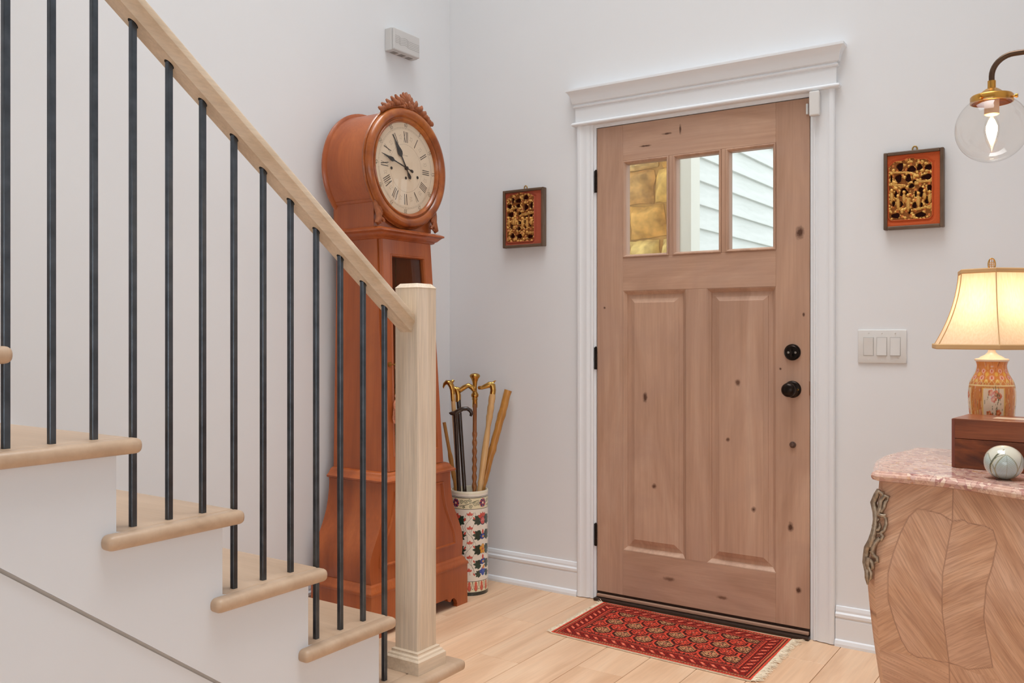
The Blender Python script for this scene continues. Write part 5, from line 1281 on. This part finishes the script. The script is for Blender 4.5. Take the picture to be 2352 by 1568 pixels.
# front and far side share the veneer with a plain diagonal figure
PF = P[:, ns - 1:ns + 51]; yv, zv = PF[..., 1], PF[..., 2]; rel2 = yv - YC; ang2 = np.where(rel2 < 0, .6, -.6)
gr2 = np.stack([-np.sin(ang2) * rel2 + np.cos(ang2) * zv, np.cos(ang2) * rel2 + np.sin(ang2) * zv, np.where(rel2 < 0, 5.0, 9.0)], 2)
dl = np.minimum(np.abs(zv - .52), np.abs(zv - .80)); se2 = np.clip(1 - np.minimum(dl, np.abs(rel2)) / .003, 0, 1)
grid_mesh('front_panel', PF, M_VEN, chest, extra={'grain': gr2, 'seam': se2})
PB = P[:, ns + 50:]; gr3 = np.stack([PB[..., 0] * .7 + PB[..., 2] * .7, PB[..., 0] * .7 - PB[..., 2] * .7, PB[..., 0] * 0 + 2.0], 2)
grid_mesh('side_panel', PB, M_VEN, chest, extra={'grain': gr3, 'seam': PB[..., 0] * 0})
mb = MB(); mb.add([tuple(P[0, i]) for i in range(NP)], [tuple(range(NP))]); mb.add([tuple(P[-1, i]) for i in range(NP)], [tuple(range(NP))]); mb.add([tuple(P[0, 0]), tuple(P[0, -1]), tuple(P[-1, -1]), tuple(P[-1, 0])], [(0, 1, 2, 3)]); mb.build('carcass', m_plain('dark_carcass', (96, 58, 36), .6), chest)
M_LEG = m_wood('chest_leg', (120, 72, 42), (150, 96, 58), (170, 112, 72), axis=2, freq=10, rough=.35, coat=.2)
for (x, y, sx_, sy_) in ((-.405, 2.215, -1, -1), (-.405, 2 * YC - 2.215, -1, 1), (.015, 2.15, 1, -1), (.015, 2 * YC - 2.15, 1, 1)):
    mb = MB(); mb.tube([(x, y, .20), (x + sx_ * .004, y + sy_ * .004, .13), (x - sx_ * .002, y - sy_ * .002, .07), (x + sx_ * (.004 if sx_ > 0 else .012), y + sy_ * .012, .02), (x + sx_ * (.004 if sx_ > 0 else .016), y + sy_ * .016, 0.001)], [.034, .026, .018, .016, .018], 12); mb.build('leg', M_LEG, chest, smooth=60)
# cast bronze mount down the near front corner
M_ORM = m_plain('aged_bronze_mount', (158, 140, 120), .4, metal=.8, var=.35, sc=110)
def corner_xy(z, s=0.0):
    """point on the corner at height z; s > 0 moves along the side, s < 0 along the front"""
    o_ = float(np.interp(z, zs, off)); x = -.4555 - o_ * .75; y = 2.1785 - o_ * .65
    return (x + s, y - .004 - .1 * 0) if s >= 0 else (x - .003, y - s)
def mount(flip):
    mb = MB()
    def Q(s, z, lift=.004):
        x, y = corner_xy(z, s); y = y - lift if s >= 0 else y; x = x if s >= 0 else x - lift
        return (x, y if not flip else 2 * YC - y, z)
    def S(pts, rad, seg=8): mb.tube([Q(*p) for p in pts], [r_ * 1.1 for r_ in rad], seg)
    S([(.004, .808), (.0, .795), (-.001, .775), (.001, .755), (.003, .738), (.004, .722), (.003, .705), (.0005, .688), (-.0005, .670), (-.001, .655), (-.001, .638), (.0, .62), (.001, .605), (.003, .590)], [.004, .006, .007, .0065, .0055, .006, .007, .0075, .0075, .007, .006, .0055, .005, .002])
    S([(.004, .803), (.012, .800), (.014, .79)], [.004, .0055, .002])
    S([(.006, .752), (.010, .765), (.010, .782), (.018, .795), (.026, .793), (.024, .785)], [.005, .0055, .005, .0045, .004, .0015])
    S([(.012, .757), (.018, .768), (.020, .780), (.026, .787)], [.004, .0045, .004, .002])
    S([(.006, .751), (.018, .749), (.024, .752)], [.0045, .0045, .002])
    S([(.016, .751), (.025, .744), (.0275, .731), (.025, .717), (.018, .709), (.010, .708)], [.003, .0036, .0038, .0038, .0036, .002])
    S([(.010, .742), (.004, .735), (.002, .724), (.006, .715), (.012, .716), (.015, .724), (.012, .733)], [.004, .0045, .005, .005, .0045, .0035, .002], 7)
    S([(.018, .709), (.024, .703), (.021, .694), (.014, .698)], [.004, .0045, .004, .002])
    S([(.018, .698), (.010, .688), (.006, .674), (.008, .662), (.012, .655)], [.0045, .006, .0055, .0045, .002])
    S([(.006, .700), (.002, .690), (.0, .676)], [.006, .0065, .005])
    S([(.004, .668), (.012, .656), (.019, .654), (.021, .645), (.015, .642)], [.005, .005, .0045, .004, .002])
    S([(.004, .648), (.010, .640), (.012, .630), (.006, .622)], [.0045, .005, .0045, .002])
    S([(.003, .630), (.009, .618), (.009, .606), (.005, .598)], [.004, .0045, .004, .0015])
    S([(.0, .652), (.0, .64), (.002, .625)], [.006, .006, .004])
    for q in range(6): S([(.014 + .002 * q, .760 + .006 * q), (.017 + .002 * q, .762 + .006 * q)], [.0022, .0012], 6)
    return mb
mount(False).build('bronze_mount', M_ORM, chest, smooth=60); mount(True).build('bronze_mount', M_ORM, chest, smooth=60)

# marble slab
mt = NT('breccia_marble'); co = mt.n('TexCoord').outputs['Object']
wz = mt.noise(co, 9, 4, .6); wcol = mt.n('TexNoise'); mt.l(co, wcol.inputs['Vector']); wcol.inputs['Scale'].default_value = 14; wcol.inputs['Detail'].default_value = 4
vv = mt.n('VectorMath', operation='SCALE'); mt.l(wcol.outputs['Color'], vv.inputs[0]); vv.inputs['Scale'].default_value = .055
cw_ = mt.vmath('ADD', co, vv.outputs[0])
vo = mt.n('TexVoronoi', feature='F1'); mt.l(cw_, vo.inputs['Vector']); vo.inputs['Scale'].default_value = 85
vd = mt.n('TexVoronoi', feature='DISTANCE_TO_EDGE'); mt.l(cw_, vd.inputs['Vector']); vd.inputs['Scale'].default_value = 85
sepc = mt.n('SeparateColor'); mt.l(vo.outputs['Color'], sepc.inputs[0])
c1 = mt.ramp(sepc.outputs[0], [(0, lin((150, 94, 92))), (.22, lin((206, 164, 148))), (.42, lin((226, 196, 176))), (.6, lin((188, 134, 122))), (.78, lin((232, 206, 184))), (.92, lin((172, 122, 124))), (1, lin((206, 150, 92)))], 'LINEAR')
c2 = mt.mix(mt.ramp(vd.outputs[0], [(0.0, (1, 1, 1, 1)), (.06, (0, 0, 0, 1))]), c1, lin((160, 108, 104)))
f = mt.noise(co, 22, 5, .6, .6); c3 = mt.mix(mt.ramp(f, [(.45, (0, 0, 0, 1)), (.65, (.75, .75, .75, 1))]), c2, lin((216, 176, 154)))
f = mt.noise(mt.mapping(co, loc=(3, 1, 2)), 7, 3, .5); c3 = mt.mix(mt.ramp(f, [(.66, (0, 0, 0, 1)), (.70, (.8, .8, .8, 1))]), c3, lin((216, 164, 84)))
mt.bsdf(c3, .14, coat=.3, spec=.5); M_MARB = mt.m
mtop = MB(); prof = [(-.012, .8262), (.004, .8264), (.011, .829), (.0145, .834), (.015, .839), (.0125, .8435), (.008, .846), (.0055, .8465), (.005, .8478), (.002, .8498), (-.003, .85)]
prof = [(a + .004, z) for a, z in prof]
vs = []
for o_, z in prof:
    for i in range(NP):
        x, y = plan[i, 0] + nrm[i, 0] * o_, plan[i, 1] + nrm[i, 1] * o_
        if i in (0, NP - 1): x = XBACK + .002
        vs.append((x, y, z))
n = len(prof); fs = [(j * NP + i, j * NP + i + 1, (j + 1) * NP + i + 1, (j + 1) * NP + i) for j in range(n - 1) for i in range(NP - 1)] + [tuple(range(NP - 1, -1, -1)), tuple((n - 1) * NP + i for i in range(NP))] + [tuple([j * NP for j in range(n)] + [j * NP + NP - 1 for j in range(n - 1, -1, -1)])]
mtop.add(vs, fs); slab = mtop.build('marble_top', M_MARB, None, smooth=30); tag(slab, 'pink and cream breccia marble slab lying on the chest', 'marble slab')

# ------------------------------------------------------------------ wooden box on the marble
M_BOX = m_wood('rosewood', (66, 30, 18), (136, 70, 36), (174, 98, 50), axis=0, freq=14, stretch=3, rough=.4, fine=.3, coat=.1, bigvar=.85, bigcol=(46, 26, 20), dist=2.6)
M_BOXT = m_wood('rosewood_lid', (104, 52, 32), (142, 78, 48), (166, 98, 62), axis=0, freq=14, stretch=7, rough=.35, fine=.3, coat=.15)
box = empty('wooden_box', (-.322, 2.328, .8502), 'polished rosewood box between lamp and paperweight', 'box')
def lbox(name, x0, x1, y0, y1, z0, z1, mat, bev=.0015, par=box):
    mb = MB(); mb.box(-.322 + x0, -.322 + x1, 2.328 + y0, 2.328 + y1, .8502 + z0, .8502 + z1, bev=bev, seg=2); return mb.build(name, mat, par)
bb_ = lbox('box_body', 0, .31, 0, .150, 0, .0685, M_BOX); ld = lbox('lid', 0, .31, 0, .150, .0695, .116, M_BOXT)
lbox('edge_strip', -.0006, .006, -.0008, .0, 0.001, .115, m_plain('red_edge', (120, 62, 46), .35), .0003, ld)
lbox('inlay_plate', .075, .16, .055, .10, .1158, .1166, m_plain('pale_inlay', (222, 200, 176), .3, metal=.3), .0002, ld)
box.rotation_euler = (0, 0, R(-6))

# ------------------------------------------------------------------ iridescent paperweight
BX, BY = -.203, 2.205; BRX, BRZ = .0395, .0372; BZ = .8502 + BRZ - .0012
ball = empty('paperweight', (BX, BY, .8502), 'iridescent glass paperweight with feathered lines on the marble', 'paperweight')
nu, nv = 260, 130
C = Canvas(2 * PI, PI, nu, nv, (206, 204, 186)); C.period = 2 * PI; angb = math.atan2(-BY, -BX)
lat = C.v                      # 0 bottom .. PI top
gm = np.clip((PI - lat) / PI, 0, 1)
base1 = np.array(lin((196, 176, 112))[:3]); base2 = np.array(lin((176, 196, 200))[:3]); base3 = np.array(lin((208, 204, 186))[:3])
t1 = np.clip(lat / 1.0, 0, 1)[..., None]; t2 = np.clip((lat - 1.1) / 1.0, 0, 1)[..., None]; C.c = (base1 * (1 - t1) + base2 * t1) * (1 - t2) + base3 * t2
for k in range(5):
    a = 2 * PI * k / 5 + .15; d = np.abs(C.du(a)); wid = .62 * np.sin(np.clip(lat / 2.15, 0, 1) * PI) ** .7
    inm = (d < wid) & (lat < 2.1)
    lines = np.abs(((lat * 9 - d * 7 - .0) % 1) - .5) < .16; C.c[inm] = C.c[inm] * .6 + np.array(lin((160, 192, 200))[:3]) * .4
    C.put(inm & lines, (168, 176, 164)); C.put((np.abs(d - wid) < .035) & (lat < 2.15), (146, 148, 122)); C.put((d < .02) & inm, (158, 168, 158))
C.line([(-.75, .35), (-.82, .9), (-.7, 1.5), (-.4, 2.1), (.0, 2.5)], .10, (92, 92, 66)); C.line([(-.70, .35), (-.76, .9), (-.62, 1.5), (-.3, 2.05)], .03, (206, 200, 160))
C.line([(-.68, 1.6), (-.35, 2.0), (.1, 2.2)], .035, (110, 112, 96))
th = angb + C.u; P = np.stack([BX + BRX * np.sin(lat) * np.cos(th), BY + BRX * np.sin(lat) * np.sin(th), BZ - BRZ * np.cos(lat)], 2)
P[..., 2] = np.maximum(P[..., 2], .8504)
grid_mesh('glass_ball', P, m_attr('iridescent_glass', .12, coat=1.0), ball, C.c)
